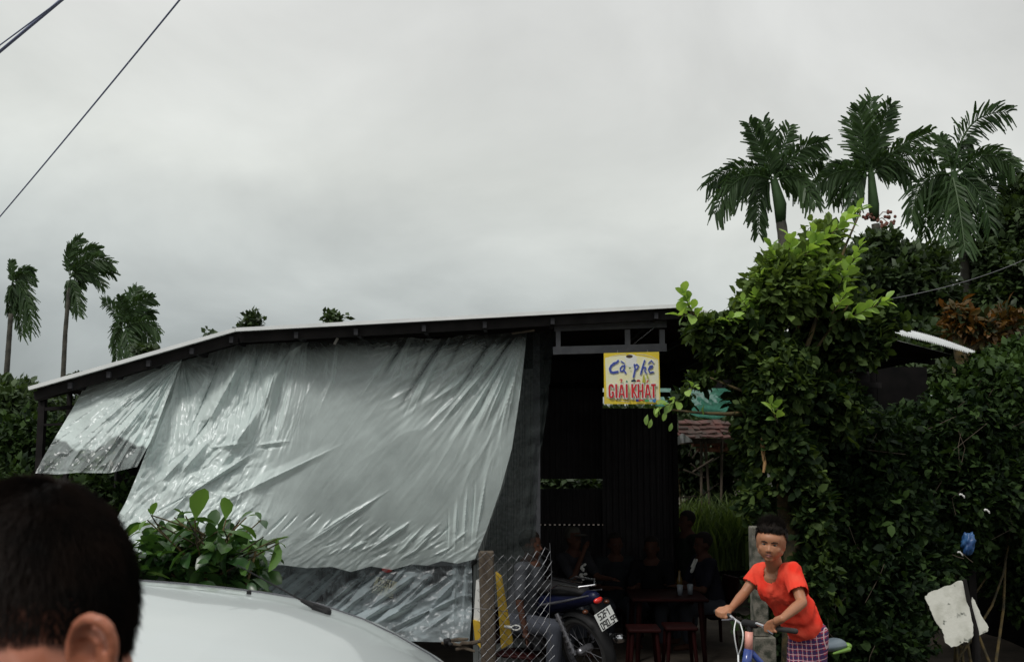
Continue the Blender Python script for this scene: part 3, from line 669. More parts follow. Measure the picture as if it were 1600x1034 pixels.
    blk = [[(272, 632), (268, 608), (252, 598), (238, 602), (230, 622), (230, 722), (240, 740), (262, 740), (271, 722), (271, 684), (254, 684)],
           [(309, 590), (309, 748)], [(342, 748), (366, 596)], [(376, 596), (400, 748)], [(350, 708), (394, 708)], [(430, 590), (430, 748)],
           [(495, 590), (495, 748)], [(543, 592), (503, 672)], [(507, 660), (546, 748)], [(566, 590), (566, 748)], [(614, 590), (614, 748)], [(566, 668), (614, 668)],
           [(646, 748), (668, 596)], [(678, 596), (702, 748)], [(654, 708), (696, 708)], [(741, 592), (741, 748)], [(714, 602), (769, 602)]]
    bw = [20, 22, 17, 17, 15, 22, 22, 18, 18, 20, 20, 16, 17, 17, 15, 22, 20]
    acc = [[(354, 542), (366, 535), (378, 542), (376, 554), (366, 562), (366, 570)], [(666, 574), (680, 550)]]
    mb = MB(); [stroke(mb, a, w + 14) for a, w in zip(blk, bw)]; [stroke(mb, a, 15) for a in acc]; mb.obj('block_outline', PAINT((.74, .74, .7), (.7, .7, .68)), s)
    # small printed bottles and cans between and under the words
    for pts, c in (([(420, 570), (430, 545), (445, 560), (446, 572)], (.03, .22, .12)), ([(480, 566), (490, 545), (520, 534), (540, 548), (540, 568)], (.02, .03, .07)), ([(545, 566), (550, 545), (580, 540), (596, 566)], (.55, .03, .04)),
                   ([(612, 575), (626, 490), (640, 480), (650, 575)], (.5, .5, .05)), ([(664, 500), (678, 485), (692, 525), (670, 535)], (.45, .5, .1)),
                   ([(532, 768), (568, 768), (568, 794), (536, 794)], (.03, .05, .25)), ([(570, 768), (620, 768), (616, 782), (566, 784)], (.6, .05, .05)),
                   ([(640, 768), (686, 768), (686, 796), (640, 796)], (.08, .4, .15)), ([(692, 770), (724, 770), (724, 798), (692, 798)], (.35, .6, .7)), ([(728, 764), (772, 764), (764, 802), (730, 802)], (.05, .2, .5)),
                   ([(452, 600), (462, 600), (464, 690), (450, 690)], (.4, .5, .2)), ([(452, 700), (464, 690), (462, 790), (448, 780)], (.3, .25, .12)), ([(460, 404), (476, 394), (484, 406), (472, 418)], (.06, .2, .04))):
        mb = MB(); shape(mb, pts); mb.obj('bottle_print', PAINT(c, tuple(k * .8 for k in c)), s)
    mb = MB(); [stroke(mb, a, w, True) for a, w in zip(blk, bw)]; [stroke(mb, a, 11) for a in acc]; mb.obj('block_lettering', PAINT((.62, .015, .02), (.5, .015, .02)), s)
    for px in (965, 1012):
        mb = MB(); mb.tube([P(px, 547, 8.33), P(px, 553, 8.31)], .003, 5); mb.obj('hanging_wire', M['wire'], s)
_pc = {}
def PAINT(a, b):
    k = (a, b)
    if k not in _pc: _pc[k] = mat('print', a, b, 12, .45)
    return _pc[k]
sign()

# ================================================================== SECOND SHED (right)
shed = thing('tin_shed', 'small dark shed with a white edged tin roof half buried in vines at the right', 'building', (4.2, 10.5, -.4))
DE = 9.5
E_, F2, G_ = [xz(*q, DE) for q in ((1222, 519), (1395, 513.5), (1521, 552))]
y = DE
while y < 12.6:
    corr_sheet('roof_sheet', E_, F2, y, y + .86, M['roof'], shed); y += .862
trimline([E_, F2], DE - .024, .004, .04, .028, M['roofwhite'], 'edge_trim', shed)
def skirt():
    n = 46; V = []; Fc = []
    for i in range(n * 4 + 1):
        t = i / (n * 4); up = (0, 1, .6, -.1)[i % 4] * .018
        nx = 1392 + (1521 - 1392) * t; ny = 520 + (554 - 520) * t - 1.5 * math.sin(math.pi * t)
        fx = 1396 + (1524 - 1396) * t; fy = 510.5 + (549 - 510.5) * t - 3.5 * math.sin(math.pi * t)
        a = P(nx, ny, 9.45); b = P(fx, fy, 10.0 + .1 * t); a.z += up; b.z += up * .5
        V += [a, b, a - Vector((0, 0, .004)), b - Vector((0, 0, .004))]
    m = n * 4
    for i in range(m): k = 4 * i; Fc += [(k, k + 4, k + 5, k + 1), (k + 2, k + 3, k + 7, k + 6), (k, k + 2, k + 6, k + 4)]
    mk('roof_skirt', V, Fc, M['roofwhite'], shed)
skirt()
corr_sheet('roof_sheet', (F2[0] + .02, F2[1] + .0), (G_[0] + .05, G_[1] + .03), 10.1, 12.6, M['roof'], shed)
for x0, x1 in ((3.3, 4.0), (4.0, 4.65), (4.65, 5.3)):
    mb = MB(); mb.box(((x0 + x1) / 2, 12.7, 1.1), (x1 - x0 - .01, .03, 3.1)); mb.obj('wall_panel', M['soot'], shed)  # tin walls coloured flat black to stand in for the shed's inner shade
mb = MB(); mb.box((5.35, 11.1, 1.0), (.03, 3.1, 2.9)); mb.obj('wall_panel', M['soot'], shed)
for px in (1260, 1330, 1400):
    a = P(px, 523, DE); mb = MB(); mb.beam((a.x, DE + .02, a.z - .03), (a.x, 12.6, a.z - .03), .04, .05); mb.obj('purlin', M['dark_steel'], shed)
mb = MB(); mb.beam(P(1300, 548, 10.5), P(1460, 566, 10.5), .05, .05); mb.obj('tie_beam', M['dark_steel'], shed)
for px in (1240, 1500):
    a = P(px, 560, 9.8); mb = MB(); mb.box((a.x, 9.8, 1.0), (.07, .07, 2.9)); mb.obj('post', M['dark_steel'], shed)
mb = MB(); mb.tube([P(1214, 522, 8.6), P(1242, 524, 9.3)], .05, 14); tag(mb.obj('pipe', M['roofwhite']), 'short white plastic pipe poking out of the leaves beside the shed roof', 'pipe')
# ================================================================== VEGETATION
# leaf templates: x across, y along, z normal
LT = {
 'far': (np.array([[0, 0, 0], [-.5, .45, .06], [.5, .45, .06], [0, 1, -.05]]), np.array([[0, 2, 1], [1, 2, 3]])),
 'mid': (np.array([[0, 0, 0], [-.42, .3, .07], [0, .35, 0], [.42, .3, .07], [-.46, .65, .04], [0, .7, -.03], [.46, .65, .04], [0, 1, -.12]]),
         np.array([[0, 2, 1], [0, 3, 2], [1, 2, 5], [1, 5, 4], [2, 3, 6], [2, 6, 5], [4, 5, 7], [5, 6, 7]])),
 'ob': (np.array([[0, 0, 0], [-.16, .16, .02], [.16, .16, .02], [-.38, .38, .08], [0, .38, 0], [.38, .38, .08], [-.48, .64, .08], [0, .66, -.02], [.48, .64, .08], [-.30, .88, .0], [0, 1.0, -.08], [.30, .88, .0]]),
        np.array([[0, 2, 1], [1, 2, 4], [1, 4, 3], [2, 5, 4], [3, 4, 7], [3, 7, 6], [4, 5, 8], [4, 8, 7], [6, 7, 10], [6, 10, 9], [7, 8, 11], [7, 11, 10]])),
}
def nrm(a): return a / np.maximum(np.linalg.norm(a, axis=-1, keepdims=True), 1e-9)
def leaf_arrays(pos, d, up, L, wr, tmpl):
    T, Fc = LT[tmpl]; d = nrm(d); x = nrm(np.cross(d, up)); z = np.cross(x, d); L = np.asarray(L)[:, None, None]
    V = pos[:, None, :] + L * (T[None, :, 0:1] * wr * x[:, None, :] + T[None, :, 1:2] * d[:, None, :] + T[None, :, 2:3] * z[:, None, :])
    n = len(T); Fa = (Fc[None] + (np.arange(len(pos)) * n)[:, None, None]).reshape(-1, 3)
    return V.reshape(-1, 3), Fa, n
def ell_points(c, r, n, rng, shell=.55):
    u = nrm(rng.normal(size=(n, 3))); rad = (shell + (1 - shell) * rng.random((n, 1))) ; rad = np.where(rng.random((n, 1)) < .25, rng.random((n, 1)) ** (1 / 3), rad)
    return np.array(c) + u * rad * np.array(r), u
def sprigs(tips, outd, rng, n_leaf, Ls, spread, wr, tmpl, tint0=.5, tspread=.25, droop=.15, stem=None):
    """rosettes / short shoots of leaves round each tip"""
    n = len(tips); k = n_leaf
    base = np.repeat(tips, k, 0); od = np.repeat(nrm(outd), k, 0)
    s = rng.random((n * k, 1)) * spread
    d = nrm(rng.normal(size=(n * k, 3)) * .9 + od * .8 + np.array([0, 0, .1 - droop]))
    pos = base - od * s + rng.normal(size=(n * k, 3)) * spread * .22
    up = nrm(np.array([0, 0, 1.0]) + rng.normal(size=(n * k, 3)) * .55 + od * .3)
    L = Ls * (.6 + .8 * rng.random(n * k))
    V, Fa, m = leaf_arrays(pos, d, up, L, wr, tmpl)
    t = np.repeat(tint0 + tspread * (rng.random(n) - .5), k) + tspread * (rng.random(n * k) - .5)
    return V, Fa, np.repeat(t, m)
class Leaves:
    def __init__(s): s.V = []; s.F = []; s.T = []; s.n = 0
    def add(s, V, Fa, T): s.V.append(V); s.F.append(Fa + s.n); s.T.append(T); s.n += len(V)
    def obj(s, name, m, parent, kind=None):
        return mk(name, np.concatenate(s.V), np.concatenate(s.F), m, parent, smooth=False, tint=np.concatenate(s.T), kind=kind)
def px_ell(px, py, Y, rx, ry, rd):
    """ellipsoid centred behind photo position px,py at depth Y; rx, ry in photo pixels at that depth, rd metres"""
    c = P(px, py, Y); return np.array(c), np.array([rx * Y / F, rd, ry * Y / F])
def clump(LV, rng, px, py, Y, rx, ry, rd, n, k, Ls, wr=.55, tmpl='far', tint0=.5, tspread=.3, spread=None, shell=.5, keep=None):
    c, r = px_ell(px, py, Y, rx, ry, rd); p, u = ell_points(c, r, n, rng, shell)
    if keep is not None: q = keep(p); p = p[q]; u = u[q]
    LV.add(*sprigs(p, u + np.array([0, 0, .25]), rng, k, Ls, spread or Ls * 1.2, wr, tmpl, tint0, tspread))
def limb(mb, a, b, r0, r1, bend=.1, n=6, rng=random):
    a = Vector(a); b = Vector(b); pts = []; rs = []; off = Vector((rng.uniform(-1, 1), rng.uniform(-1, 1), rng.uniform(-.3, .3))) * bend * (b - a).length
    for i in range(n + 1):
        t = i / n; pts.append(a.lerp(b, t) + off * math.sin(math.pi * t) + Vector((rng.uniform(-1, 1), rng.uniform(-1, 1), 0)) * bend * .08 * (b - a).length * (0 < i < n)); rs.append(r0 + (r1 - r0) * t)
    mb.tube(pts, rs, 8); return pts

# ---- foreground tree beside the doorway
def front_tree():
    rng = np.random.default_rng(11); R = random.Random(5)
    root = thing('broadleaf_tree', 'leafy tree before the cafe with bright new leaves on top and mossy trunk', 'tree', P(1236, 1020, 7.6))
    root.location.z = -.35
    base = Vector(root.location); fork = P(1226, 800, 7.6); top = P(1212, 560, 7.7)
    mb = MB(); mb.tube([base, P(1240, 900, 7.6), P(1236, 830, 7.6), fork, P(1222, 720, 7.62), P(1216, 640, 7.66), top], [.10, .075, .06, .055, .05, .045, .035], 12); mb.obj('trunk', M['bark'], root, smooth=True)
    ends = [((1150, 520), 7.5), ((1075, 480), 7.4), ((1290, 440), 7.8), ((1345, 330), 7.7), ((1230, 400), 7.8), ((1330, 470), 7.5), ((1050, 640), 7.2), ((1110, 590), 7.4), ((1215, 640), 7.1), ((1170, 450), 7.7), ((1390, 500), 7.8)]
    for (e, Y) in ends:
        st = [P(1218, 690, 7.63), P(1216, 640, 7.66), top, P(1222, 740, 7.61)][R.randrange(3)]
        mb = MB(); limb(mb, st, P(*e, Y), .024, .006, .12, rng=R); mb.obj('branch', M['bark'], root, smooth=True)
    LV = Leaves()
    #        px   py    Y   rx  ry  rd   n   k
    for a in ((1255, 440, 7.8, 80, 62, .45, 300, 7), (1200, 480, 7.8, 55, 50, .45, 220, 7), (1300, 500, 7.9, 78, 55, .45, 330, 7), (1160, 520, 7.7, 60, 28, .4, 190, 7),
              (1110, 515, 7.6, 42, 20, .3, 110, 7), (1195, 560, 7.8, 75, 50, .45, 360, 7), (1250, 620, 7.9, 95, 60, .5, 420, 7), (1172, 620, 7.8, 34, 45, .35, 170, 7),
              (1100, 592, 7.6, 36, 9, .2, 34, 6), (1062, 624, 7.4, 26, 9, .15, 22, 6), (1215, 700, 7.9, 75, 55, .45, 330, 7), (1175, 700, 7.9, 28, 60, .3, 130, 6), (1285, 375, 7.8, 36, 34, .25, 60, 7), (1225, 450, 7.55, 62, 60, .3, 260, 7), (1215, 590, 7.4, 60, 60, .3, 300, 7), (1225, 700, 7.4, 46, 60, .25, 240, 7), (1250, 745, 7.4, 40, 30, .2, 110, 7), (1178, 650, 7.5, 30, 60, .3, 180, 7), (1128, 540, 7.6, 40, 26, .3, 110, 7), (1335, 535, 7.8, 60, 44, .3, 230, 7), (1370, 500, 7.9, 40, 26, .3, 90, 7), (1178, 775, 7.45, 26, 40, .2, 70, 7), (1268, 800, 7.45, 36, 60, .25, 130, 7), (1275, 900, 7.4, 34, 60, .25, 110, 7), (1185, 480, 7.7, 46, 40, .3, 120, 7), (1300, 640, 7.9, 60, 60, .3, 260, 7)):
        clump(LV, rng, *a, Ls=.085 if a[1] < 530 else .075, wr=.6, tmpl='mid', tint0=.62 if a[1] < 500 else (.14 if a[1] < 620 else -.02), tspread=.6)  # lower clumps get a darker tint: canopy shade put into the leaf colour
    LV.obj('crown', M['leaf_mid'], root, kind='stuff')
    # bright young shoots, every large leaf a piece of its own
    protos = []
    for k in range(4):
        V, Fa, m = leaf_arrays(np.zeros((1, 3)), np.array([[0, 1., 0]]), np.array([[0, 0, 1.]]), np.array([1.0]), .52 + .05 * k, 'ob')
        V[:, 2] += (-.22, -.1, .12, -.3)[k] * V[:, 1] ** 2
        me = bpy.data.meshes.new('leaf'); me.from_pydata(V.tolist(), [], Fa.tolist()); me.materials.append(M['leaf_bright']); me.polygons.foreach_set('use_smooth', [True] * len(me.polygons))
        at = me.attributes.new('tint', 'FLOAT', 'POINT'); at.data.foreach_set('value', [.35 + .2 * k] * len(V)); protos.append(me)
    def put_leaf(p, d, size, k):
        o = bpy.data.objects.new('leaf', protos[k]); COL.objects.link(o); o.parent = root; o.location = Vector(p) - base
        q = Vector(d).normalized().to_track_quat('Y', 'Z'); o.rotation_mode = 'QUATERNION'; o.rotation_quaternion = q @ Quaternion((0, 1, 0), R.uniform(-.9, .9)); o.scale = (size, size, size)
    shoots = [  # from, to, depth, leaf count, leaf size
        ((1225, 425), (1344, 326), 7.4, 44, .085), ((1215, 455), (1205, 385), 7.45, 20, .08), ((1240, 440), (1235, 372), 7.4, 20, .08), ((1262, 440), (1272, 362), 7.45, 18, .075),
        ((1180, 500), (1160, 470), 7.4, 14, .07), ((1090, 500), (1068, 458), 7.3, 14, .085), ((1080, 490), (1060, 494), 7.3, 5, .09), ((1110, 510), (1150, 496), 7.35, 16, .07),
        ((1310, 450), (1345, 385), 7.4, 18, .08), ((1320, 500), (1385, 470), 7.35, 22, .085), ((1300, 490), (1325, 455), 7.35, 14, .08), ((1200, 470), (1190, 430), 7.4, 16, .075),
        ((1215, 660), (1205, 632), 7.05, 9, .085), ((1190, 480), (1178, 462), 7.4, 10, .075), ((1250, 470), (1300, 420), 7.4, 22, .08), ((1060, 625), (1035, 636), 7.2, 8, .07), ((1075, 610), (1085, 602), 7.2, 4, .07)]
    for (a, b, Y, n, sz) in shoots:
        A = P(*a, Y + .1); B = P(*b, Y); mb = MB(); limb(mb, A, B, .006, .003, .05, rng=R); mb.obj('twig', M['bark'], root)
        ax = (B - A).normalized()
        for i in range(n):
            t = (i + .5) / n; p = A.lerp(B, t); an = i * 2.4; sd = ax.orthogonal().normalized(); sd.rotate(Quaternion(ax, an))
            put_leaf(p, ax * .7 + sd * (1.0 - .5 * t) + Vector((0, -.25, .15)), sz * 1.35 * R.uniform(.7, 1.15), R.randrange(4))
    # old greyish drooping leaves under the sign
    for (x, y, Y) in ((1012, 655, 7.2), (1018, 662, 7.2), (1040, 650, 7.2), (1032, 640, 7.2), (1022, 645, 7.25), (1050, 668, 7.2), (1100, 640, 7.3)):
        put_leaf(P(x, y - 8, Y), (R.uniform(-.4, .4), -.3, -1), R.uniform(.06, .09), 0)
    mb = MB(); mb.tube([P(1190, 684, 7.3), P(1192, 700, 7.3), P(1195, 725, 7.3), P(1193, 738, 7.3)], [.013, .015, .013, .009], 8); tag(mb.obj('cut_branch', mat('bare_wood', (.34, .2, .08), (.24, .14, .06), 20, .8, bump=.4)), 'short orange brown bare stick hanging in front of the dark leaves', 'branch')
front_tree()

# ---- mass of vines on the right
def vines():
    rng = np.random.default_rng(12); R = random.Random(8)
    specs = [ # label, list of clumps
     ('dense dark vine thicket filling the area between the boy and the white board', (1370, 1030), [
        (1330, 700, 8.9, 110, 75, .6, 900), (1340, 800, 8.7, 120, 90, .6, 1100), (1330, 900, 8.5, 110, 90, .6, 1000), (1340, 990, 8.3, 120, 60, .5, 700),
        (1240, 800, 8.9, 70, 90, .5, 500), (1230, 900, 8.7, 60, 80, .5, 450), (1220, 990, 8.6, 60, 60, .5, 300), (1290, 640, 9.0, 60, 36, .35, 300), (1400, 900, 8.9, 90, 100, .6, 700)]),
     ('tall vine covered hedge under the white tin roof edge at the far right', (1530, 1000), [
        (1500, 665, 9.3, 95, 55, .55, 900), (1430, 700, 9.2, 80, 70, .55, 800), (1550, 610, 9.4, 60, 60, .5, 520), (1480, 760, 9.3, 110, 90, .6, 1000), (1570, 760, 9.6, 70, 110, .6, 600),
        (1450, 850, 9.4, 90, 70, .5, 500), (1590, 880, 10.2, 60, 90, .5, 350), (1560, 580, 9.6, 46, 22, .4, 300), (1500, 612, 9.3, 46, 14, .3, 170), (1592, 560, 9.8, 34, 30, .4, 220)])]
    for li, (label, foot, cl) in enumerate(specs):
        b = P(*foot, 8.9); root = thing('vine_hedge', label, 'hedge', (b.x, 8.9, -.4))
        LV = Leaves()
        for a in cl:
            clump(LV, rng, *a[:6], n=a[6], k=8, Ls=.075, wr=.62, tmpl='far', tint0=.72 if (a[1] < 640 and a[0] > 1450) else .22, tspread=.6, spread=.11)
            clump(LV, rng, *a[:3], a[3] * 1.03, a[4] * 1.03, a[5] * 1.05, n=int(a[6] * .10), k=6, Ls=.08, wr=.6, tmpl='mid', tint0=.45, tspread=.8, shell=.9)
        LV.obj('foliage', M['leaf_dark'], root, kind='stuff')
        mb = MB()
        for k in range(9):
            c = cl[R.randrange(len(cl))]; limb(mb, P(foot[0] + R.uniform(-60, 30), 1040, 9.3), P(c[0] + R.uniform(-50, 30), c[1] + R.uniform(-30, 30), c[2] + .2), .014, .005, .1, rng=R)
        mb.obj('stems', M['bark'], root, kind='stuff')
        mb = MB()
        for k in range(14):
            c = cl[R.randrange(len(cl))]; x = c[0] + R.uniform(-60, 60); y = c[1] + R.uniform(-30, 50); Y = c[2] - .55
            mb.tube([P(x, y, Y), P(x + R.uniform(-20, 20), y + R.uniform(10, 30), Y), P(x + R.uniform(-45, 45), y + R.uniform(30, 70), Y)], .0025, 4)
        mb.obj('dry_twigs', M['wood'], root, kind='stuff')
vines()

# ---- low hedge and shrubs left of the shack
def left_green():
    rng = np.random.default_rng(13)
    for (label, loc, cl, name, cat) in (
        ('dark green hedge behind the left end of the cafe, below the plastic flap', (-3.6, 9.9, -.3), [(150, 790, 10, 110, 80, .6, 800), (60, 800, 10, 80, 100, .6, 700), (230, 850, 9.9, 60, 90, .5, 350), (196, 790, 8.75, 22, 46, .12, 90), (120, 900, 9.8, 130, 80, .6, 700), (50, 690, 10.6, 60, 50, .6, 420), (120, 690, 10.8, 80, 40, .5, 400)], 'hedge', 'hedge'),
        ('yellowish green bushy tree at the left edge under the thin palms', (-6.6, 14, -.3), [(30, 640, 14, 44, 34, .7, 480), (15, 615, 14.3, 34, 22, .5, 260), (55, 655, 14, 22, 22, .5, 160), (35, 700, 14, 60, 60, .8, 500)], 'bushy_tree', 'tree'),
        ('sparse grey green treetop showing just above the lower roof slope', (-6.2, 20, -.3), [(128, 590, 20, 14, 7, .4, 26), (45, 602, 20, 12, 9, .4, 30), (228, 548, 20, 20, 9, .4, 50), (90, 640, 20, 60, 35, .8, 260), (330, 523, 20, 6, 4, .3, 8)], 'far_tree', 'tree'),
        ('small airy treetop poking above the roof near its bend', (-5.2, 20, -.3), [(395, 498, 20, 14, 9, .35, 42), (388, 520, 20, 20, 22, .5, 80)], 'far_tree', 'tree'),
        ('small treetop poking above the middle of the long roof', (-3.6, 20, -.3), [(520, 497, 20, 18, 8, .35, 40), (520, 520, 20, 22, 16, .5, 70)], 'far_tree', 'tree')):
        root = thing(name, label, cat, loc); LV = Leaves(); far = loc[1] > 12
        for a in cl: clump(LV, rng, *a[:6], n=a[6], k=8, Ls=.13 if far else .085, wr=.6, tint0=.75 if 'yellow' in label else .4, tspread=.6, spread=.16)
        LV.obj('crown' if cat == 'tree' else 'foliage', M['leaf_far'] if far else M['leaf_dark'], root, kind='stuff')
        mb = MB(); R = random.Random(3)
        for a in cl: limb(mb, Vector(loc), P(a[0], a[1], a[2]), .05 if far else .02, .012, .06, rng=R)
        mb.obj('trunk' if cat == 'tree' else 'stems', M['bark'], root, kind=None if cat == 'tree' else 'stuff')
left_green()

# ---- trees behind on the right
def back_trees():
    rng = np.random.default_rng(14)
    data = [
     ('dark_tree', 'round dark leafy tree standing behind the cafe between two tall palms', 1390, 15.5, [(1385, 440, 15.5, 62, 66, 1.0, 800), (1440, 455, 15.5, 50, 55, .9, 560), (1330, 440, 15.5, 50, 60, .9, 520), (1370, 385, 15.5, 34, 24, .6, 230), (1450, 410, 15.5, 30, 26, .6, 200), (1400, 510, 15.5, 90, 40, .9, 520), (1470, 480, 15.5, 24, 26, .5, 160), (1310, 520, 15.5, 60, 50, .8, 350)], .14, 'leaf_far'),
     ('dark_tree', 'large black green tree at the right edge of the picture behind the last palm', 1580, 17, [(1585, 360, 17, 40, 55, 1.0, 420), (1560, 420, 17, 48, 50, 1.0, 500), (1590, 450, 17, 50, 50, 1.0, 480), (1535, 470, 17, 34, 36, .8, 300), (1600, 310, 17, 26, 40, .8, 220), (1530, 400, 17, 26, 20, .6, 150), (1560, 530, 17, 70, 50, 1.0, 500), (1660, 420, 17, 60, 120, 1.0, 500)], .15, 'leaf_far'),
     ('hedge_tree', 'dull green tree mass behind the shed roof, below the round dark tree', 1450, 14, [(1360, 560, 14.6, 110, 40, .8, 420), (1480, 545, 14.6, 70, 50, .8, 420), (1540, 520, 14.6, 60, 40, .6, 300), (1470, 590, 13.6, 50, 24, .5, 200), (1250, 560, 14.6, 60, 40, .7, 260)], .13, 'leaf_far'),
     ('croton_shrub', 'tall shrub with orange and yellow leaves behind the white roof skirt', 1520, 12.8, [(1500, 505, 12.8, 26, 28, .35, 60), (1530, 515, 12.8, 32, 24, .35, 50), (1575, 500, 12.8, 14, 28, .3, 30), (1490, 490, 12.8, 12, 12, .2, 30)], .14, 'leaf_rust')]
    for (nm, lab, px, Y, cl, Ls, m) in data:
        b = P(px, 690, Y); root = thing(nm, lab, 'shrub' if 'shrub' in nm else 'tree', (b.x, Y, -.4)); LV = Leaves(); R = random.Random(int(px))
        for a in cl: clump(LV, rng, *a[:6], n=a[6], k=8, Ls=Ls, wr=.42 if m == 'leaf_rust' else .6, tmpl='mid' if m == 'leaf_rust' else 'far', tint0=.45, tspread=.8 if m == 'leaf_rust' else .6, spread=Ls * 1.5)
        LV.obj('crown', M[m], root, kind='stuff')
        mb = MB(); rt = Vector((b.x, Y, -.4)); fk = P(cl[0][0], cl[0][1] + 60, Y); limb(mb, rt, fk, .16, .1, .03, rng=R)
        for a in cl: limb(mb, fk, P(a[0], a[1], a[2]), .06, .015, .08, rng=R)
        mb.obj('trunk', M['bark'], root, smooth=True)
    # mango-like leafy tree far right foliage behind the open side and a hedge closing the view behind the cafe
    for (lab, cl, x, Y) in (('shaded green bank of shrubs behind the open right side of the cafe', [(1095, 740, 15.2, 60, 60, .6, 420), (1120, 830, 14.6, 70, 70, .6, 420), (1160, 700, 14.8, 50, 60, .6, 300), (1200, 800, 14.6, 60, 120, .6, 500), (1075, 900, 14.4, 60, 50, .5, 250), (1090, 690, 16, 90, 40, .6, 420), (1160, 640, 16, 60, 50, .6, 260), (1090, 655, 16.4, 80, 24, .5, 260), (990, 648, 14.5, 70, 18, .4, 200), (1060, 690, 15, 60, 30, .4, 200)], 2.8, 15),
                            ('dark shrubs seen through the slot in the back wall of the cafe', [(880, 752, 15.5, 70, 18, .5, 260), (960, 760, 15.5, 60, 20, .5, 160)], .8, 15.5)):
        root = thing('shrub_bank', lab, 'shrubs', (x, Y, -.4)); LV = Leaves()
        for a in cl: clump(LV, rng, *a[:6], n=a[6], k=8, Ls=.13, wr=.5, tint0=.45, tspread=.8, spread=.16)
        LV.obj('foliage', M['leaf_far'], root, kind='stuff')
        mb = MB(); R = random.Random(2)
        for a in cl: limb(mb, (x, Y, -.4), P(a[0], a[1], a[2]), .02, .01, .1, rng=R)
        mb.obj('stems', M['bark'], root, kind='stuff')
back_trees()

# ---- tall grass, rubble and tile roof in the back yard
def back_yard():
    rng = np.random.default_rng(15)
    n = 3200; x = rng.uniform(2.0, 3.6, n); y = rng.uniform(13.2, 14.8, n); h = rng.uniform(.35, 1.1, n) * (1.15 - .35 * (y - 13.2) / 1.6)
    zb = ground_z(x, y) + .5
    a = rng.uniform(0, 6.28, n); lean = rng.uniform(.1, .55, n) * h; V = []; T = np.repeat(rng.random(n), 7)
    dx = np.cos(a); dy = np.sin(a); w = rng.uniform(.008, .018, n); pts = []
    for t, wd in ((0, 1), (.4, 1), (.75, .7)):
        cx = x + dx * lean * t ** 2; cy = y + dy * lean * t ** 2; cz = zb + h * t * (1 - .12 * t)
        pts += [np.stack([cx - dy * w * wd, cy + dx * w * wd, cz], -1), np.stack([cx + dy * w * wd, cy - dx * w * wd, cz], -1)]
    pts.append(np.stack([x + dx * lean * 1.3, y + dy * lean * 1.3, zb + h * .86], -1))
    V = np.stack(pts, 1).reshape(-1, 3); Fc = np.array([[0, 1, 3], [0, 3, 2], [2, 3, 5], [2, 5, 4], [4, 5, 6]])
    Fa = (Fc[None] + (np.arange(n) * 7)[:, None, None]).reshape(-1, 3)
    tag(mk('tall_grass', V, Fa, M['grass'], tint=T, kind='stuff'), 'tall pale green grass growing behind the open side of the cafe', 'grass')
    # earth bank
    nx, ny = 40, 24; X, Y = np.meshgrid(np.linspace(1.4, 5, nx), np.linspace(12.9, 17, ny)); Z = ground_z(X, Y) - .1 + .75 * smooth01((Y - 13) / 2.5) + .25 * (fbm(X * 2, Y * 2, 4) - .5)
    mk('earth_bank', np.stack([X, Y, Z], -1).reshape(-1, 3), grid_faces(nx, ny)[:, ::-1], M['earth'], smooth=True, kind='structure')
    # mossy old wall/house corner with red tiles
    R = random.Random(4); root = thing('tiled_hut', 'ruined hut with broken red roof tiles below the green net', 'hut', (2.75, 14.2, 0))
    a = P(1060, 668, 14); b = P(1138, 664, 14)
    for r in range(4):
        for k in range(7):
            t = (k + .5) / 7; p = P(1062 + 76 * t, 660 + 7 * r + R.uniform(-1, 1), 14.2 - .1 * r)
            mb = MB(); mb.box(p, (.13, .16, .018), (math.radians(22 + R.uniform(-8, 8)), R.uniform(-.15, .15), R.uniform(-.2, .2))); mb.obj('roof_tile', M['redtile'], root)
    mb = MB(); mb.beam(P(1050, 690, 14.3), P(1145, 688, 14.3), .07, .07); mb.obj('beam', M['wood'], root)
    for px in (1096, 1102, 1128):
        a = P(px, 690, 14.2); mb = MB(); mb.tube([a, (a.x + R.uniform(-.06, .06), 14.2, .4)], [.022, .014], 7); mb.obj('post', M['wood'], root)
    for k in range(14):
        p = P(1088 + R.uniform(0, 44), 692 + R.uniform(0, 12), 14.4); mb = MB(); mb.box(p, (.19, .09, .055), (0, 0, R.uniform(-.3, .3))); mb.obj('brick', M['brick'], root)
    # pile of rubble
    for k in range(10):
        p = P(1055 + R.uniform(0, 40), 770 + R.uniform(-60, 40), 13.4 + R.uniform(0, .6)); mb = MB(); mb.tube([p, p + Vector((R.uniform(-.3, .3), R.uniform(-.1, .1), R.uniform(-.15, .2)))], [.012, .006], 5)
        o = mb.obj('dry_stick', M['wood']); tag(o, 'dry pale stick lying in the weeds behind the cafe', 'stick', 'dry sticks in the weeds behind the cafe')
    # white scrap of cloth
    nu, nv = 16, 10; U, V_, X, Y = coons([(1050, 690), (1066, 676), (1080, 686)], [(1080, 686), (1082, 690)], [(1050, 702), (1064, 692), (1082, 690)], [(1050, 690), (1050, 702)], nu, nv)
    tag(mk('cloth_scrap', PA(X, Y, 13.2 + .05 * np.sin(X / 3)).reshape(-1, 3), grid_faces(nu, nv), M['white'], smooth=True), 'scrap of white cloth hanging in the yard just right of the dark wall', 'cloth')
    nu, nv = 8, 12; U, V_, X, Y = coons([(1199, 738), (1203, 742)], [(1203, 742), (1207, 760)], [(1199, 760), (1207, 760)], [(1199, 738), (1199, 760)], nu, nv)
    tag(mk('paper_scrap', PA(X, Y, 7.35 + .02 * np.sin(Y / 3)).reshape(-1, 3), grid_faces(nu, nv), M['white'], smooth=True), 'small white scrap caught in the tree below the bare orange stick', 'scrap')
back_yard()

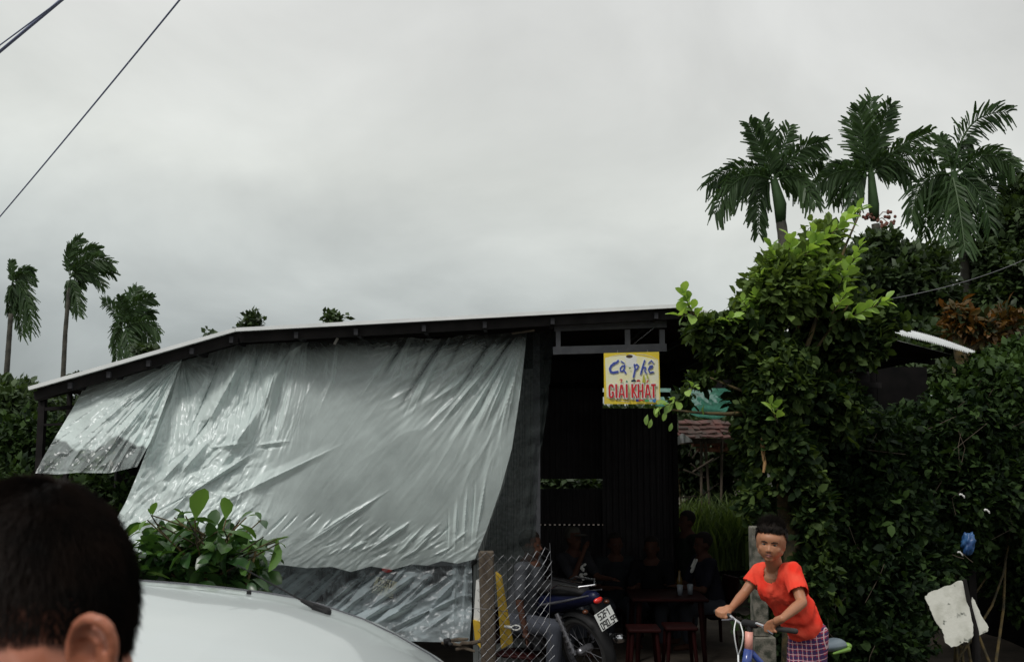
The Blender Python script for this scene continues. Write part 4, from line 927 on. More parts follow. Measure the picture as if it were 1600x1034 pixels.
# ---- palms
def frond(root, p0, p1, p2, rng, R, n=46, width=.032, ll=.42, m='frond', drop=.55, wind=0.0, stiff=1.05):
    """one palm frond: bezier rachis p0-p1-p2 with two rows of leaflets"""
    p0, p1, p2 = map(Vector, (p0, p1, p2)); pts = [p0 * (1 - t) ** 2 + p1 * 2 * t * (1 - t) + p2 * t * t for t in np.linspace(0, 1, 14)]
    L = sum((b - a).length for a, b in zip(pts[:-1], pts[1:]))
    mb = MB(); mb.tube(pts, [L * .012 * (1 - .8 * i / 13) + .003 for i in range(14)], 5)
    nb = len(mb.v); V = list(mb.v); Fc = list(mb.f); T = [.8] * nb
    view = Vector((0, 1, 0))
    for s in (-1, 1):
        for i in range(n):
            t = .07 + .93 * (i + R.uniform(-.4, .4)) / n; t = min(max(t, .1), 1)
            p = p0 * (1 - t) ** 2 + p1 * 2 * t * (1 - t) + p2 * t * t; tg = ((p1 - p0) * (1 - t) + (p2 - p1) * t).normalized()
            side = tg.cross(Vector((R.uniform(-.25, .25), .85, .55))).normalized() * s
            side = (side + Vector((0, R.uniform(-.5, .5), 0))).normalized()
            l = (.35 + .65 * L) * ll * (math.sin(math.pi * (.18 + .72 * t)) ** .6) * R.uniform(.58, 1.2)
            d = (tg * (stiff * (.5 + .7 * t)) + side).normalized()
            a = p; b = p + d * l * .5 + Vector((wind * l * .15, 0, -l * .06 * drop)); c = p + d * l * .9 + Vector((wind * l * .45 + R.uniform(-.08, .08) * l, 0, -l * (.38 + R.uniform(-.12, .25)) * drop))
            wv = d.cross(Vector((R.uniform(-.4, .4), 1, R.uniform(-.4, .4)))).normalized() * width * R.uniform(.7, 1.2)
            k = len(V); V += [a + wv * .25, a - wv * .25, b + wv, b - wv, c + wv * .55, c - wv * .55]; Fc += [(k, k + 1, k + 3, k + 2), (k + 2, k + 3, k + 5, k + 4)]
            T += [.25 + .5 * R.random()] * 1 * 6
    return mk('frond', V, Fc, M[m], root, tint=T)
def palm(label, Y, trunk, crown, fronds, seed, shaft=None, r=.075, wind=0., group=None, width=.03, ll=.33, fruits=None):
    R = random.Random(seed); rng = None
    b = P(*trunk[0], Y); gz = float(ground_z(b.x, Y)); root = thing('palm_tree', label, 'palm', (b.x, Y, gz), group=group)
    pts = [Vector((b.x, Y, gz))] + [P(*q, Y) for q in trunk]; n = len(pts)
    mb = MB(); fine = []
    for i in range(n - 1):
        for k in range(6): fine.append(pts[i].lerp(pts[i + 1], k / 6))
    fine.append(pts[-1]); rs = [r * (1.15 - .35 * i / len(fine)) * (1 + .05 * (i % 2)) for i in range(len(fine))]
    mb.tube(fine, rs, 10); mb.obj('trunk', M['palmbark'], root, smooth=True)
    if shaft:
        q = [P(*s_, Y) for s_ in shaft[:-1]] + [P(crown[0], crown[1] - 2, Y)]; mb = MB(); m_ = len(q); mb.tube(q, [r * .85] + [r * 1.1] + [r * .62] * (m_ - 2) if m_ > 2 else [r, r], 10); mb.obj('crown_shaft', M['shaft'], root, smooth=True)
    C0 = P(*crown, Y)
    for f in fronds:
        (tx, ty), (cx, cy) = f[0], f[1]; dd = f[2] if len(f) > 2 else R.uniform(-.5, .5); m = f[3] if len(f) > 3 else 'frond'; dr = f[4] if len(f) > 4 else .7
        frond(root, C0 + Vector((R.uniform(-.03, .03), R.uniform(-.03, .03), R.uniform(-.05, .05))), P(cx, cy, Y + dd * .4), P(tx, ty, Y + dd), rng, R, m=m, drop=dr, wind=wind, width=width, ll=ll)
    if fruits:
        for (fx, fy) in fruits:
            s0 = P(*shaft[0], Y); mb = MB(); e = P(fx, fy, Y - .2); mb.tube([s0, s0.lerp(e, .5) + Vector((0, 0, .08)), e], .008, 5)
            for k in range(9): mb.ell(e + Vector((R.uniform(-.09, .09), R.uniform(-.06, .06), R.uniform(-.09, .05))), (.028, .028, .032), nu=7, nv=5)
            mb.obj('fruit_cluster', M['fruit'], root)
M['fruit'] = mat('palm_fruit', (.16, .045, .03), (.1, .05, .03), 8, .5)
palm('left palm of the three tall ones, with a wide drooping frond over the roof end', 17, [(1228, 470), (1225, 380), (1218, 330)], (1209, 283),
     [((1170, 192), (1196, 240), -.3, 'frond', .15), ((1192, 190), (1204, 235), .3, 'frond', .15), ((1234, 196), (1222, 235), .2, 'frond', .2), ((1288, 222), (1250, 222), -.2), ((1286, 252), (1248, 235), .5),
      ((1104, 290), (1160, 238), .1, 'frond', 1.0), ((1116, 335), (1150, 250), -.5, 'frond', 1.1), ((1186, 366), (1180, 285), .2, 'frond', 1.0), ((1275, 322), (1250, 255), -.3, 'frond', 1.0), ((1258, 300), (1240, 262), .6, 'frond', 1.0), ((1140, 300), (1170, 262), .7, 'frond', 1.0)],
     21, shaft=[(1220, 348), (1219, 320), (1212, 290)], r=.10, width=.022)
palm('middle and tallest palm of the three, red fruit clusters hanging under its crown', 17, [(1380, 500), (1374, 400), (1368, 350)], (1361, 272),
     [((1362, 152), (1356, 215), .2, 'frond', .1), ((1392, 162), (1372, 205), -.3, 'frond', .3), ((1326, 186), (1340, 225), .3, 'frond', .2), ((1342, 165), (1350, 220), -.3, 'frond', .1), ((1456, 206), (1400, 225), -.2), ((1462, 246), (1410, 228), .3), ((1425, 282), (1400, 245), .1, 'frond', 1.0),
      ((1268, 296), (1310, 252), -.2, 'frond', .9), ((1300, 318), (1325, 262), .3, 'frond', 1.0), ((1290, 268), (1320, 250), .6, 'frond', .9), ((1328, 330), (1340, 275), -.4, 'frond', 1.0), ((1405, 268), (1385, 240), .6)],
     22, shaft=[(1367, 345), (1365, 320), (1362, 280)], r=.085, width=.022, fruits=((1392, 332), (1378, 350), (1390, 350), (1358, 336)))
palm('right palm of the three, its fronds hanging down like a skirt', 17, [(1512, 520), (1508, 420), (1502, 350)], (1490, 272),
     [((1577, 176), (1502, 168), .2, 'frond', .5), ((1586, 262), (1540, 216), -.2, 'frond', .8), ((1592, 282), (1560, 228), .5, 'frond', .9), ((1468, 212), (1482, 240), .2, 'frond', .5), ((1424, 345), (1430, 262), -.2, 'frond', 1.0), ((1444, 372), (1448, 280), .4, 'frond', 1.0), ((1478, 386), (1474, 310), -.5, 'frond', 1.0), ((1508, 392), (1500, 318), -.6, 'frond', 1.0),
      ((1548, 358), (1540, 288), -.3, 'frond', 1.0), ((1572, 330), (1548, 270), .4, 'frond', 1.0), ((1524, 390), (1520, 310), .6, 'frond', 1.0), ((1460, 330), (1462, 282), .6, 'frond', 1.0), ((1520, 225), (1500, 225), .3)],
     23, shaft=[(1500, 345), (1498, 320), (1492, 285)], r=.085, width=.022)
palm('thin palm at the left edge of the picture, fronds hanging limp to the right', 27, [(6, 640), (12, 560), (17, 490)], (19, 440),
     [((17, 408), (17, 424), 0, 'frond', .1), ((52, 424), (34, 412), .2, 'frond', .6), ((55, 440), (38, 420), -.3, 'frond', .8), ((42, 505), (40, 430), .3, 'frond', 1.1), ((50, 520), (45, 445), -.2, 'frond', 1.1), ((34, 525), (32, 455), .5, 'frond', 1.1), ((26, 490), (26, 450), .4, 'frond', 1.1), ((14, 490), (14, 460), .4, 'frond', 1.1)],
     24, r=.075, wind=.5, width=.023, ll=.28)
palm('slim tall palm at the left whose fronds are blown to the right by the wind', 27, [(98, 600), (102, 520), (108, 450)], (110, 432),
     [((126, 372), (104, 385), .2, 'frond', .1), ((112, 385), (102, 400), -.2, 'frond', .1), ((156, 390), (122, 385), .1, 'frond', .3), ((176, 412), (138, 392), -.3, 'frond', .5), ((178, 428), (140, 402), .4, 'frond', .6), ((162, 448), (134, 412), .1, 'frond', .8), ((128, 450), (122, 420), .4, 'frond', .9), ((122, 492), (118, 450), 0, 'frond', 1.0), ((106, 480), (106, 450), .3, 'frond', 1.0)],
     25, r=.062, wind=.6, width=.023, ll=.30)
palm('short bushy palm rising behind the lower roof slope at the left', 24, [(200, 660), (198, 600), (196, 560)], (194, 512),
     [((214, 448), (200, 470), .2, 'frond', .2), ((240, 466), (214, 462), -.2, 'frond', .4), ((160, 470), (178, 478), .3, 'frond', .3), ((188, 462), (190, 480), -.3, 'frond', .3), ((240, 490), (216, 482), .3, 'frond', .6), ((248, 520), (224, 490), -.4, 'frond', .8), ((242, 555), (228, 500), .2, 'frond', 1.0), ((182, 560), (180, 510), .2, 'frond', 1.0), ((205, 575), (204, 530), -.4, 'frond', 1.0), ((180, 530), (182, 500), .5, 'frond', 1.0), ((222, 562), (214, 510), .5, 'frond', 1.0)],
     26, r=.1, wind=.3, width=.022, ll=.32)

# ---- bush with large leaves in front of the plastic, behind the car
def almond_bush():
    R = random.Random(31); base = P(318, 1034, 4.9); base.z = -.05
    root = thing('almond_sapling', 'big leaved green bush standing between the white car and the plastic sheet', 'bush', base)
    protos = []
    for k in range(5):
        V, Fa, m = leaf_arrays(np.zeros((1, 3)), np.array([[0, 1., 0]]), np.array([[0, 0, 1.]]), np.array([1.0]), .56 + .06 * (k % 3), 'ob')
        V[:, 2] += (-.28, -.12, .1, -.4, .02)[k] * V[:, 1] ** 2; V[:, 0] += (.0, .06, -.08, .03, 0)[k] * V[:, 1] ** 2
        me = bpy.data.meshes.new('leaf'); me.from_pydata(V.tolist(), [], Fa.tolist()); me.materials.append(M['leaf_bush']); me.polygons.foreach_set('use_smooth', [True] * len(me.polygons))
        at = me.attributes.new('tint', 'FLOAT', 'POINT'); at.data.foreach_set('value', [(.1, .3, .5, .75, .95)[k]] * len(V)); protos.append(me)
    def put(p, d, s, k, roll=None):
        o = bpy.data.objects.new('leaf', protos[k]); COL.objects.link(o); o.parent = root; o.location = Vector(p) - base; o.rotation_mode = 'QUATERNION'
        o.rotation_quaternion = Vector(d).normalized().to_track_quat('Y', 'Z') @ Quaternion((0, 1, 0), R.uniform(-.7, .7) if roll is None else roll); o.scale = (s, s, s)
    # the leaves that stand out against the plastic: base position, tip position (photo), size from their distance
    big = [((305, 812), (318, 762), 4), ((353, 812), (352, 776), 4), ((238, 805), (243, 784), 4), ((236, 804), (232, 794), 4), ((245, 818), (200, 818), 3), ((272, 808), (300, 795), 1), ((290, 806), (270, 795), 2), ((302, 812), (268, 818), 2),
           ((232, 836), (258, 822), 2), ((222, 832), (204, 830), 3), ((375, 812), (392, 796), 1), ((385, 808), (402, 798), 3), ((372, 816), (400, 842), 2), ((350, 828), (394, 846), 2), ((390, 850), (415, 858), 3), ((398, 848), (376, 868), 3),
           ((432, 842), (436, 886), 3), ((436, 848), (448, 850), 3), ((432, 846), (430, 838), 3), ((405, 850), (428, 846), 2), ((412, 838), (404, 862), 1), ((408, 812), (400, 798), 1), ((245, 850), (220, 862), 1), ((262, 858), (240, 880), 1),
           ((300, 822), (262, 840), 0), ((310, 828), (292, 862), 0), ((340, 830), (352, 872), 0), ((360, 850), (340, 895), 0), ((220, 862), (205, 880), 1), ((280, 868), (256, 892), 1), ((230, 812), (215, 822), 3), ((375, 860), (372, 892), 0), ((225, 850), (215, 838), 3)]
    hub = P(318, 880, 4.95)
    for (a, b, k) in big:
        Y = 4.9 + R.uniform(-.25, .2); A = P(*a, Y); B = P(*b, Y + R.uniform(-.05, .03)); put(A, B - A, (B - A).length * 1.02, k, roll=R.uniform(-.5, .5) + math.pi * 0)
        mb = MB(); limb(mb, hub + Vector((R.uniform(-.15, .15), R.uniform(-.1, .1), R.uniform(-.12, .06))), A, .006, .003, .1, rng=R); mb.obj('twig', M['bark'], root)
    for i in range(175):
        x = R.gauss(312, 52); y = R.gauss(868, 26)
        if abs(x - 320) > 122 - max(0, (840 - y)) * 1.2 or y > 940: continue
        p = P(x, max(y, 815), 5.0 + R.uniform(-.3, .35)); a = R.uniform(0, 6.28); put(p, (math.cos(a), math.sin(a) * .7 - .25, R.uniform(-.7, .5)), R.uniform(.07, .135), R.choice((0, 0, 0, 1, 1, 2)))
    LV = Leaves(); rg = np.random.default_rng(77)
    for (x, y, rx, ry, n) in ((315, 880, 100, 32, 60), (300, 850, 78, 22, 34), (330, 905, 110, 30, 60), (370, 865, 52, 22, 18), (250, 880, 48, 30, 24), (310, 960, 110, 50, 60)): clump(LV, rg, x, y, 5.1, rx, ry, .35, n, 5, .105, wr=.62, tmpl='ob', tint0=.12, tspread=.4)
    LV.obj('inner_foliage', M['leaf_bush'], root, kind='stuff')
    for i in range(50):
        p = P(R.gauss(300, 50), R.uniform(930, 1040), 5.0 + R.uniform(-.3, .3)); a = R.uniform(0, 6.28); put(p, (math.cos(a), math.sin(a), R.uniform(-.5, .5)), R.uniform(.08, .13), R.choice((0, 1)))
    for e in ((250, 850), (300, 840), (352, 845), (400, 860), (318, 880)):
        mb = MB(); limb(mb, base, P(*e, 4.95), .016, .006, .08, rng=R); mb.obj('stem', M['bark'], root, smooth=True)
almond_bush()
# ================================================================== CHAIN LINK FENCE, POSTS, YELLOW BOARDS
def chain_fence():
    Y = 7.7; root = thing('chain_link_fence', 'short piece of sagging chain link fence nailed to a wooden post beside the doorway', 'fence', (P(800, 1000, Y).x, Y, -.35))
    pw = P(763, 862, Y)
    mb = MB(); mb.box((pw.x, Y + .06, (pw.z - .45) / 2 + .0), (.115, .10, pw.z + .45), (0, math.radians(-1.5), 0), bev=.008); mb.obj('post', M['wood'], root)
    # zigzag wires hooked into each other; the sheet leans and its right edge is loose
    x0, x1 = 747, 858; n = 17; rows = 23; R = random.Random(6)
    def at(u, v):      # u 0..1 across, v 0..1 down
        px = x0 + (x1 - x0) * u + 5 * v * u + 4 * math.sin(v * 9) * u; py = 858 + (1040 - 858) * v + 14 * math.sin(u * 3.0) * (1 - v) - 8 * u * (1 - v)
        return px, py, Y - .10 + .10 * u + .03 * math.sin(v * 7 + u * 5)
    step = 1.0 / n
    for k in range(n):
        pts = []
        for j in range(rows + 1):
            u = (k + (1.06 if (j + k) % 2 else -.06)) * step; v = j / rows
            px, py, yy = at(u, v); px -= 10 * v * 0; p = P(px, py, yy); p.y += .006 * (1 if (j + k) % 2 else -1); pts.append(p + Vector((R.uniform(-.002, .002), 0, R.uniform(-.002, .002))))
        mb = MB(); mb.tube(pts, .0027, 4, cap=False); mb.obj('wire', M['wire'], root)
    mb = MB(); mb.tube([P(x1 + 1, 848, Y), P(x1 + 4, 900, Y), P(x1, 960, Y), P(x1 + 4, 1040, Y)], .0025, 5); mb.obj('edge_wire', M['wire'], root)
    pts = [at(u, .30) for u in np.linspace(0, .4, 6)]; mb = MB(); mb.tube([P(738, 950, Y - .1), P(760, 951, Y - .12), P(800, 956, Y - .05), P(820, 958, Y)], .002, 4); mb.obj('tension_wire', M['wire'], root)
chain_fence()
def yellow_boards():
    Y = 7.95
    for lab, a, b, c, d, col, dep, nm, cat in (
        ('tapering yellow board leaning upright behind the chain link, right of the wooden post', (774, 893), (782, 900), (800, 1004), (783, 1014), 'yellow', 7.95, 'leaning_board', 'board'),
        ('yellow lower panel standing left of the wooden post under a white one', (739, 968), (752, 972), (755, 1018), (742, 1000), 'yellow', 7.95, 'leaning_board', 'board'),
        ('narrow white panel standing above the yellow one left of the wooden post', (744, 906), (752, 902), (753, 972), (740, 967), 'white', 7.97, 'leaning_board', 'board')):
        f = [P(*q, dep) for q in (a, b, c, d)]; f2 = [q + Vector((.01, .03, 0)) for q in f]; mb = MB(); mb.add(f + f2, [(0, 3, 2, 1), (4, 5, 6, 7), (0, 1, 5, 4), (1, 2, 6, 5), (2, 3, 7, 6), (3, 0, 4, 7)])
        tag(mb.obj(nm, M[col]), lab, cat)
    mb = MB(); c = P(806, 980, 7.9)
    pts = [c + Vector((.022 * math.cos(t) * 1.5, 0, .018 * math.sin(t))) for t in np.linspace(0, 6.28, 16)]; mb.tube(pts, .006, 6); mb.tube([c + Vector((-.03, 0, 0)), c + Vector((-.09, 0, .01))], .012, 7)
    tag(mb.obj('padlock_ring', M['white']), 'small white ring fitting lying against the chain link beside the yellow board', 'fitting')
yellow_boards()
def stone_posts():
    Y = 5.75; a = P(1188, 822, Y); w = 28 * Y / F
    root = thing('concrete_post', 'weathered square concrete fence post standing right behind the boy', 'post', (a.x, Y, -.05))
    mb = MB(); mb.box((a.x - w * .18, Y, (a.z + .02) / 2 + .30), (w * .78, w * .9, a.z - .62), bev=.006); mb.box((a.x, Y, .27), (w * 1.1, w * 1.1, .70), bev=.006); mb.obj('shaft', M['concrete'], root)
    mb = MB(); mb.tube([(a.x - w * .58, Y - .062, a.z - .05), (a.x + .3 * w, Y - .062, a.z - .05)], .002, 4); mb.obj('tie_wire', M['wire'], root)
stone_posts()

# white broken board at the right
def white_board():
    Y = 7.0
    outline = [(1445, 934), (1452, 926), (1470, 919), (1486, 914), (1503, 906), (1509, 918), (1514, 945), (1520, 975), (1521, 992), (1513, 1003), (1506, 1002), (1498, 1008), (1487, 1010), (1478, 1003), (1474, 988), (1468, 978), (1460, 968), (1454, 952)]
    m = mat('chalky_board', (.50, .50, .45), (.33, .33, .28), 9, .8, bump=.3, contrast=(.45, .75))
    nt = m.node_tree; b = nt.nodes['Principled BSDF']; N = nt.nodes.new; L = nt.links.new
    src = b.inputs['Base Color'].links[0].from_socket; tc = N('ShaderNodeTexCoord'); n = N('ShaderNodeTexNoise'); n.inputs['Scale'].default_value = 13; n.inputs['Detail'].default_value = 9; L(tc.outputs['Object'], n.inputs['Vector'])
    r = N('ShaderNodeValToRGB'); r.color_ramp.elements[0].position = .60; r.color_ramp.elements[1].position = .66; L(n.outputs['Fac'], r.inputs[0])
    mx = N('ShaderNodeMix'); mx.data_type = 'RGBA'; L(r.outputs[0], mx.inputs[0]); L(src, mx.inputs[6]); mx.inputs[7].default_value = (.03, .04, .03, 1); L(mx.outputs[2], b.inputs['Base Color'])
    R = random.Random(2)
    for lab, pts, dy in (('large cracked white board with ragged edges leaning in the weeds at far right', outline, 0), ('smaller broken piece of white board behind the leaning dark stake', [(1519, 933), (1524, 938), (1532, 958), (1545, 980), (1543, 987), (1533, 990), (1526, 994), (1521, 985), (1519, 960)], .12)):
        P2 = []
        for (x0, y0), (x1, y1) in zip(pts, pts[1:] + pts[:1]):
            for k in range(4): P2.append((x0 + (x1 - x0) * k / 4 + R.uniform(-.8, .8), y0 + (y1 - y0) * k / 4 + R.uniform(-.8, .8)))
        f = [P(x, y, Y + dy + (y - 906) * -.0015) for x, y in P2]; n = len(f); mb = MB(); mb.add(f + [q + Vector((.003, .018, 0)) for q in f], [tuple(range(n)), tuple(range(2 * n - 1, n - 1, -1))] + [(i, (i + 1) % n, n + (i + 1) % n, n + i) for i in range(n)])
        tag(mb.obj('broken_board', m), lab, 'board')
    mb = MB(); mb.tube([P(1507, 905, Y - .05), P(1516, 950, Y - .05), P(1524, 985, Y - .03), P(1527, 1060, Y)], [.014, .017, .024, .03], 8); tag(mb.obj('stake', M['dark_steel']), 'dark leaning stake crossing in front of the white boards', 'stake')
    # crumpled blue plastic bag caught in the vines
    rng = np.random.default_rng(5); mb = MB(); c = P(1512, 850, 8.2); mb.ell((0, 0, 0), (1, 1, 1), nu=30, nv=22); V = np.array(mb.v)
    d = 1 + .75 * (fbm(V[:, 0] * 3.2 + 9, V[:, 2] * 2.2 + V[:, 1], 4) - .5) * 2; V = V * d[:, None] * np.array([.05, .04, .085]); V[:, 0] += .25 * V[:, 2]; V[:, 0] *= (1 + 3.0 * V[:, 2]).clip(.3, 1.4)
    m = mat('blue_plastic', (.015, .05, .16), (.04, .12, .28), 14, .4); mb.v = [tuple(v + np.array(c)) for v in V]; tag(mb.obj('plastic_bag', m, smooth=True), 'crumpled blue plastic bag caught in the dark leaves above the white board', 'bag')
    for (x, y) in ((1503, 778), (1542, 802), (1500, 868)):
        mb = MB(); c = P(x, y, 8.6); pts = [c + Vector((.022 * math.cos(t), 0, .014 * math.sin(t) + .01 * t)) for t in np.linspace(0, 5, 8)]; mb.tube(pts, [.004, .009, .006, .01, .005, .009, .006, .003], 6)
        tag(mb.obj('litter_scrap', M['white']), {1503: 'tiny white scrap high in the dark vines above the blue bag', 1542: 'tiny white scrap in the vines to the upper right of the blue bag', 1500: 'tiny white scrap just below the blue bag'}[x], 'litter')
    for (a, b) in (((1488, 866), (1506, 872)), ((1502, 862), (1520, 878))):
        mb = MB(); mb.tube([P(*a, 8.1), P((a[0] + b[0]) / 2, (a[1] + b[1]) / 2 + 1, 8.1), P(*b, 8.1)], .003, 5); tag(mb.obj('straw', M['wood']), 'pale straw below the blue bag, ' + ('left one of two' if a[0] < 1500 else 'right one of two'), 'straw')
white_board()

# ================================================================== CABLES
def cable(a, b, r, lab, sag=.0, m='cable'):
    a = Vector(a); b = Vector(b); pts = [a.lerp(b, t) - Vector((0, 0, sag * 4 * t * (1 - t))) for t in np.linspace(0, 1, 24)]
    mb = MB(); mb.tube(pts, r, 6); tag(mb.obj('overhead_cable', M[m], smooth=True), lab, 'cable')
def ext(p, q, k): p = Vector(p); q = Vector(q); return q + (q - p) * k
a, b = P(-60, 408, 12), P(262, 14, 7.0); cable(a, ext(a, b, .6), .0075, 'long thin overhead cable running steeply up from the left edge', .05)
a, b = P(-60, 115, 9), P(66, 22, 7.2); cable(a, ext(a, b, .8), .006, 'thinner of the two cables crossing the top left corner')
a, b = P(-60, 131, 9), P(82, 12, 7.2); cable(a, ext(a, b, .8), .014, 'thick twisted cable crossing the top left corner below the thin one')
cable(P(1385, 468, 8.6), P(1640, 386, 13), .0035, 'thin slack wire rising to the right in front of the palms', .08, 'wire')
cable(P(1170, 512, 8.3), P(1310, 478, 8.2), .004, 'thin wire passing through the leaves of the front tree', .02, 'wire')

# ================================================================== CAR (near, white)
M['carpaint'] = mat('white_car_paint', (.50, .545, .545), (.47, .515, .515), 2, .28, bump=0, coat=.6, spec=.5)
M['glass'] = mat('dark_glass', (.02, .025, .03), (.03, .035, .04), 3, .06, spec=.8)
def car():
    cy = 2.12
    root = thing('white_car', 'white car close in front of the camera, only its curved roof showing at the bottom', 'car', (-1.6, cy, 0))
    #        x      zr     w_roof zbelt  w_belt
    st = [(-3.95, .80, .62, .62, .66), (-3.85, .92, .68, .70, .76), (-3.5, 1.0, .70, .84, .80), (-3.1, 1.16, .62, .88, .82), (-2.6, 1.335, .56, .90, .84), (-2.0, 1.385, .57, .91, .84), (-1.5, 1.393, .58, .91, .84), (-1.1, 1.386, .58, .91, .84),
          (-.8, 1.366, .58, .91, .84), (-.55, 1.336, .57, .91, .84), (-.35, 1.275, .565, .91, .84), (-.20, 1.195, .56, .91, .84), (-.08, 1.11, .56, .91, .84), (.25, 1.02, .60, .90, .83), (.55, .94, .66, .86, .82), (1.1, .90, .66, .80, .80), (1.45, .80, .62, .70, .74), (1.55, .62, .58, .55, .66)]
    import bisect
    xs = [s[0] for s in st]; fine = sorted(set(list(np.linspace(-3.95, 1.55, 90)) + xs))
    def cr(col, x):
        i = min(max(bisect.bisect(xs, x) - 1, 0), len(st) - 2); t = (x - xs[i]) / (xs[i + 1] - xs[i]); g = lambda j: st[min(max(j, 0), len(st) - 1)][col]
        a, b, c, d = g(i - 1), g(i), g(i + 1), g(i + 2); return b + .5 * t * (c - a + t * (2 * a - 5 * b + 4 * c - d + t * (3 * (b - c) + d - a)))
    rows = []
    for x in fine:
        zr, wr, zb, wb = [cr(k, x) for k in (1, 2, 3, 4)]
        prof = [(-wb * .95, .22), (-wb * 1.0, .35), (-wb * 1.02, .55), (-wb, zb)]
        for t in np.linspace(0, 1, 8)[1:]: prof.append((-wb + (wb - wr) * (.15 + .85 * t) * t ** .3 * 1.0 if t < 1 else -wr, zb + (zr - .05 - zb) * t))
        for t in np.linspace(0, 1, 40)[1:-1]:
            y = -wr + 2 * wr * t; u = y / wr; z = zr - .05 * abs(u) ** 2.6 - .004 * (abs(abs(u) - .80) < .03) * (-2.7 < x < -.1)
            z += .006 * (smooth01((abs(u) - .42) / .06) - 1) * -1 * (1 if -2.6 < x < -.15 else 0) * .8
            prof.append((y, z))
        for (y, z) in [(-y, z) for (y, z) in prof[:11]][::-1]: prof.append((y, z))
        rows.append([(x, cy + y, z) for (y, z) in prof])
    k = len(rows[0]); V = [p for r in rows for p in r]; body = []; glass = []
    for i in range(len(rows) - 1):
        xm = (rows[i][0][0] + rows[i + 1][0][0]) / 2
        for j in range(k - 1):
            f = (i * k + j, (i + 1) * k + j, (i + 1) * k + j + 1, i * k + j + 1)
            side = (3 < j < 10) or (k - 12 < j < k - 5); top = 11 <= j <= k - 13
            if (side and -3.0 < xm < .2 and not (-1.45 < xm < -1.36) and 4 < j + 0 and j != 9 and j != k - 11) or (top and (-.03 < xm < .5 or -3.45 < xm < -2.75)): glass.append(f)
            else: body.append(f)
    for e in (0, len(rows) - 1): body.append(tuple(e * k + j for j in (range(k) if e else range(k - 1, -1, -1))))
    mk('body', V, body, M['carpaint'], root, smooth=True); mk('glass', V, glass, M['glass'], root, smooth=True)
    # thin dark moulding along the roof, near side, and windscreen seal
    for s in (-1, 1):
        mb = MB(); mb.tube([(x, cy + s * cr(2, x) * .80, cr(1, x) - .05 * .8 ** 2.6 + .0015) for x in np.linspace(-2.6, -.12, 30)], .0022, 5); mb.obj('roof_moulding', M['steel'], root)
    mb = MB(); mb.tube([(-.035, cy + y, cr(1, -.035) - .05 * abs(y / .56) ** 2.6 + .002) for y in np.linspace(-.54, .54, 20)], .008, 6); mb.obj('windscreen_seal', M['black'], root)
    for x in (-3.05, .72):
        for s in (-1, 1):
            Mx = Matrix.Translation((x, cy + s * .76, .31)) @ Matrix.Rotation(math.pi / 2, 4, 'X')
            mb = MB(); mb.lathe([(.19, -.09), (.29, -.10), (.31, -.07), (.31, .07), (.29, .10), (.19, .09), (.19, -.09)], 28, Mx); mb.obj('tyre', M['rubber'], root, smooth=True)
            mb = MB(); mb.lathe([(.0, -.05), (.19, -.07), (.19, .07), (.0, .05)], 20, Mx); mb.obj('rim', M['chrome'], root)
    # roof antenna with its whip leaning back
    ab = P(508, 951, 2.42); zt_ = cr(1, ab.x) - .05 * (abs(ab.y - cy) / .57) ** 2.6
    fin = thing_part = MB(); b0 = Vector((ab.x, ab.y, zt_))
    pA = P(370, 882, 2.42); d = (pA - b0)
    fin.beam(b0 + Vector((.012, 0, .0)), b0 + Vector((-.028, 0, .016)), .016, .014); fin.cap(b0 + Vector((.004, 0, .002)), b0 + d * .26, .0115, .0045, 8)
    o = fin.obj('antenna', M['black'], root, smooth=False); mb = MB(); mb.tube([b0 + d * .2, b0 + d], [.0024, .0014], 6); mb.obj('whip', M['black'], o)
    q = P(389, 925, 2.45); mb = MB(); mb.box((q.x, q.y, cr(1, q.x) - .05 * (abs(q.y - cy) / .57) ** 2.6 + .003), (.010, .012, .012), bev=.002); mb.obj('washer_nozzle', M['black'], root)
car()
# folded dark umbrella / rope scraps at the foot of the sheet
def debris():
    R = random.Random(9)
    for k, (x, y) in enumerate(((690, 1004), (704, 1000), (718, 1008), (732, 1004), (712, 1014))):
        c = P(x, y, 7.75); mb = MB(); mb.tube([c, c + Vector((R.uniform(.02, .09), R.uniform(-.03, .03), R.uniform(0, .03))), c + Vector((R.uniform(.1, .16), 0, R.uniform(-.02, .03)))], [.012, .017, .009], 7)
        tag(mb.obj('stick', M['wood']), 'short dark stick in the litter heap at the foot of the clear sheet', 'stick', 'sticks in the litter heap at the foot of the sheet')
    c = P(706, 1003, 7.65); mb = MB()
    for k in range(7): p = c + Vector((R.uniform(-.05, .05), R.uniform(-.03, .03), R.uniform(-.02, .02))); mb.ell(p, (.02, .015, .016), nu=8, nv=6)
    V, Fc = remesh(mb, .006, 2); tag(mk('dark_rag', V, Fc, M['black'], smooth=True), 'knotted black rag at the lower right corner of the clear sheet', 'rag')
debris()
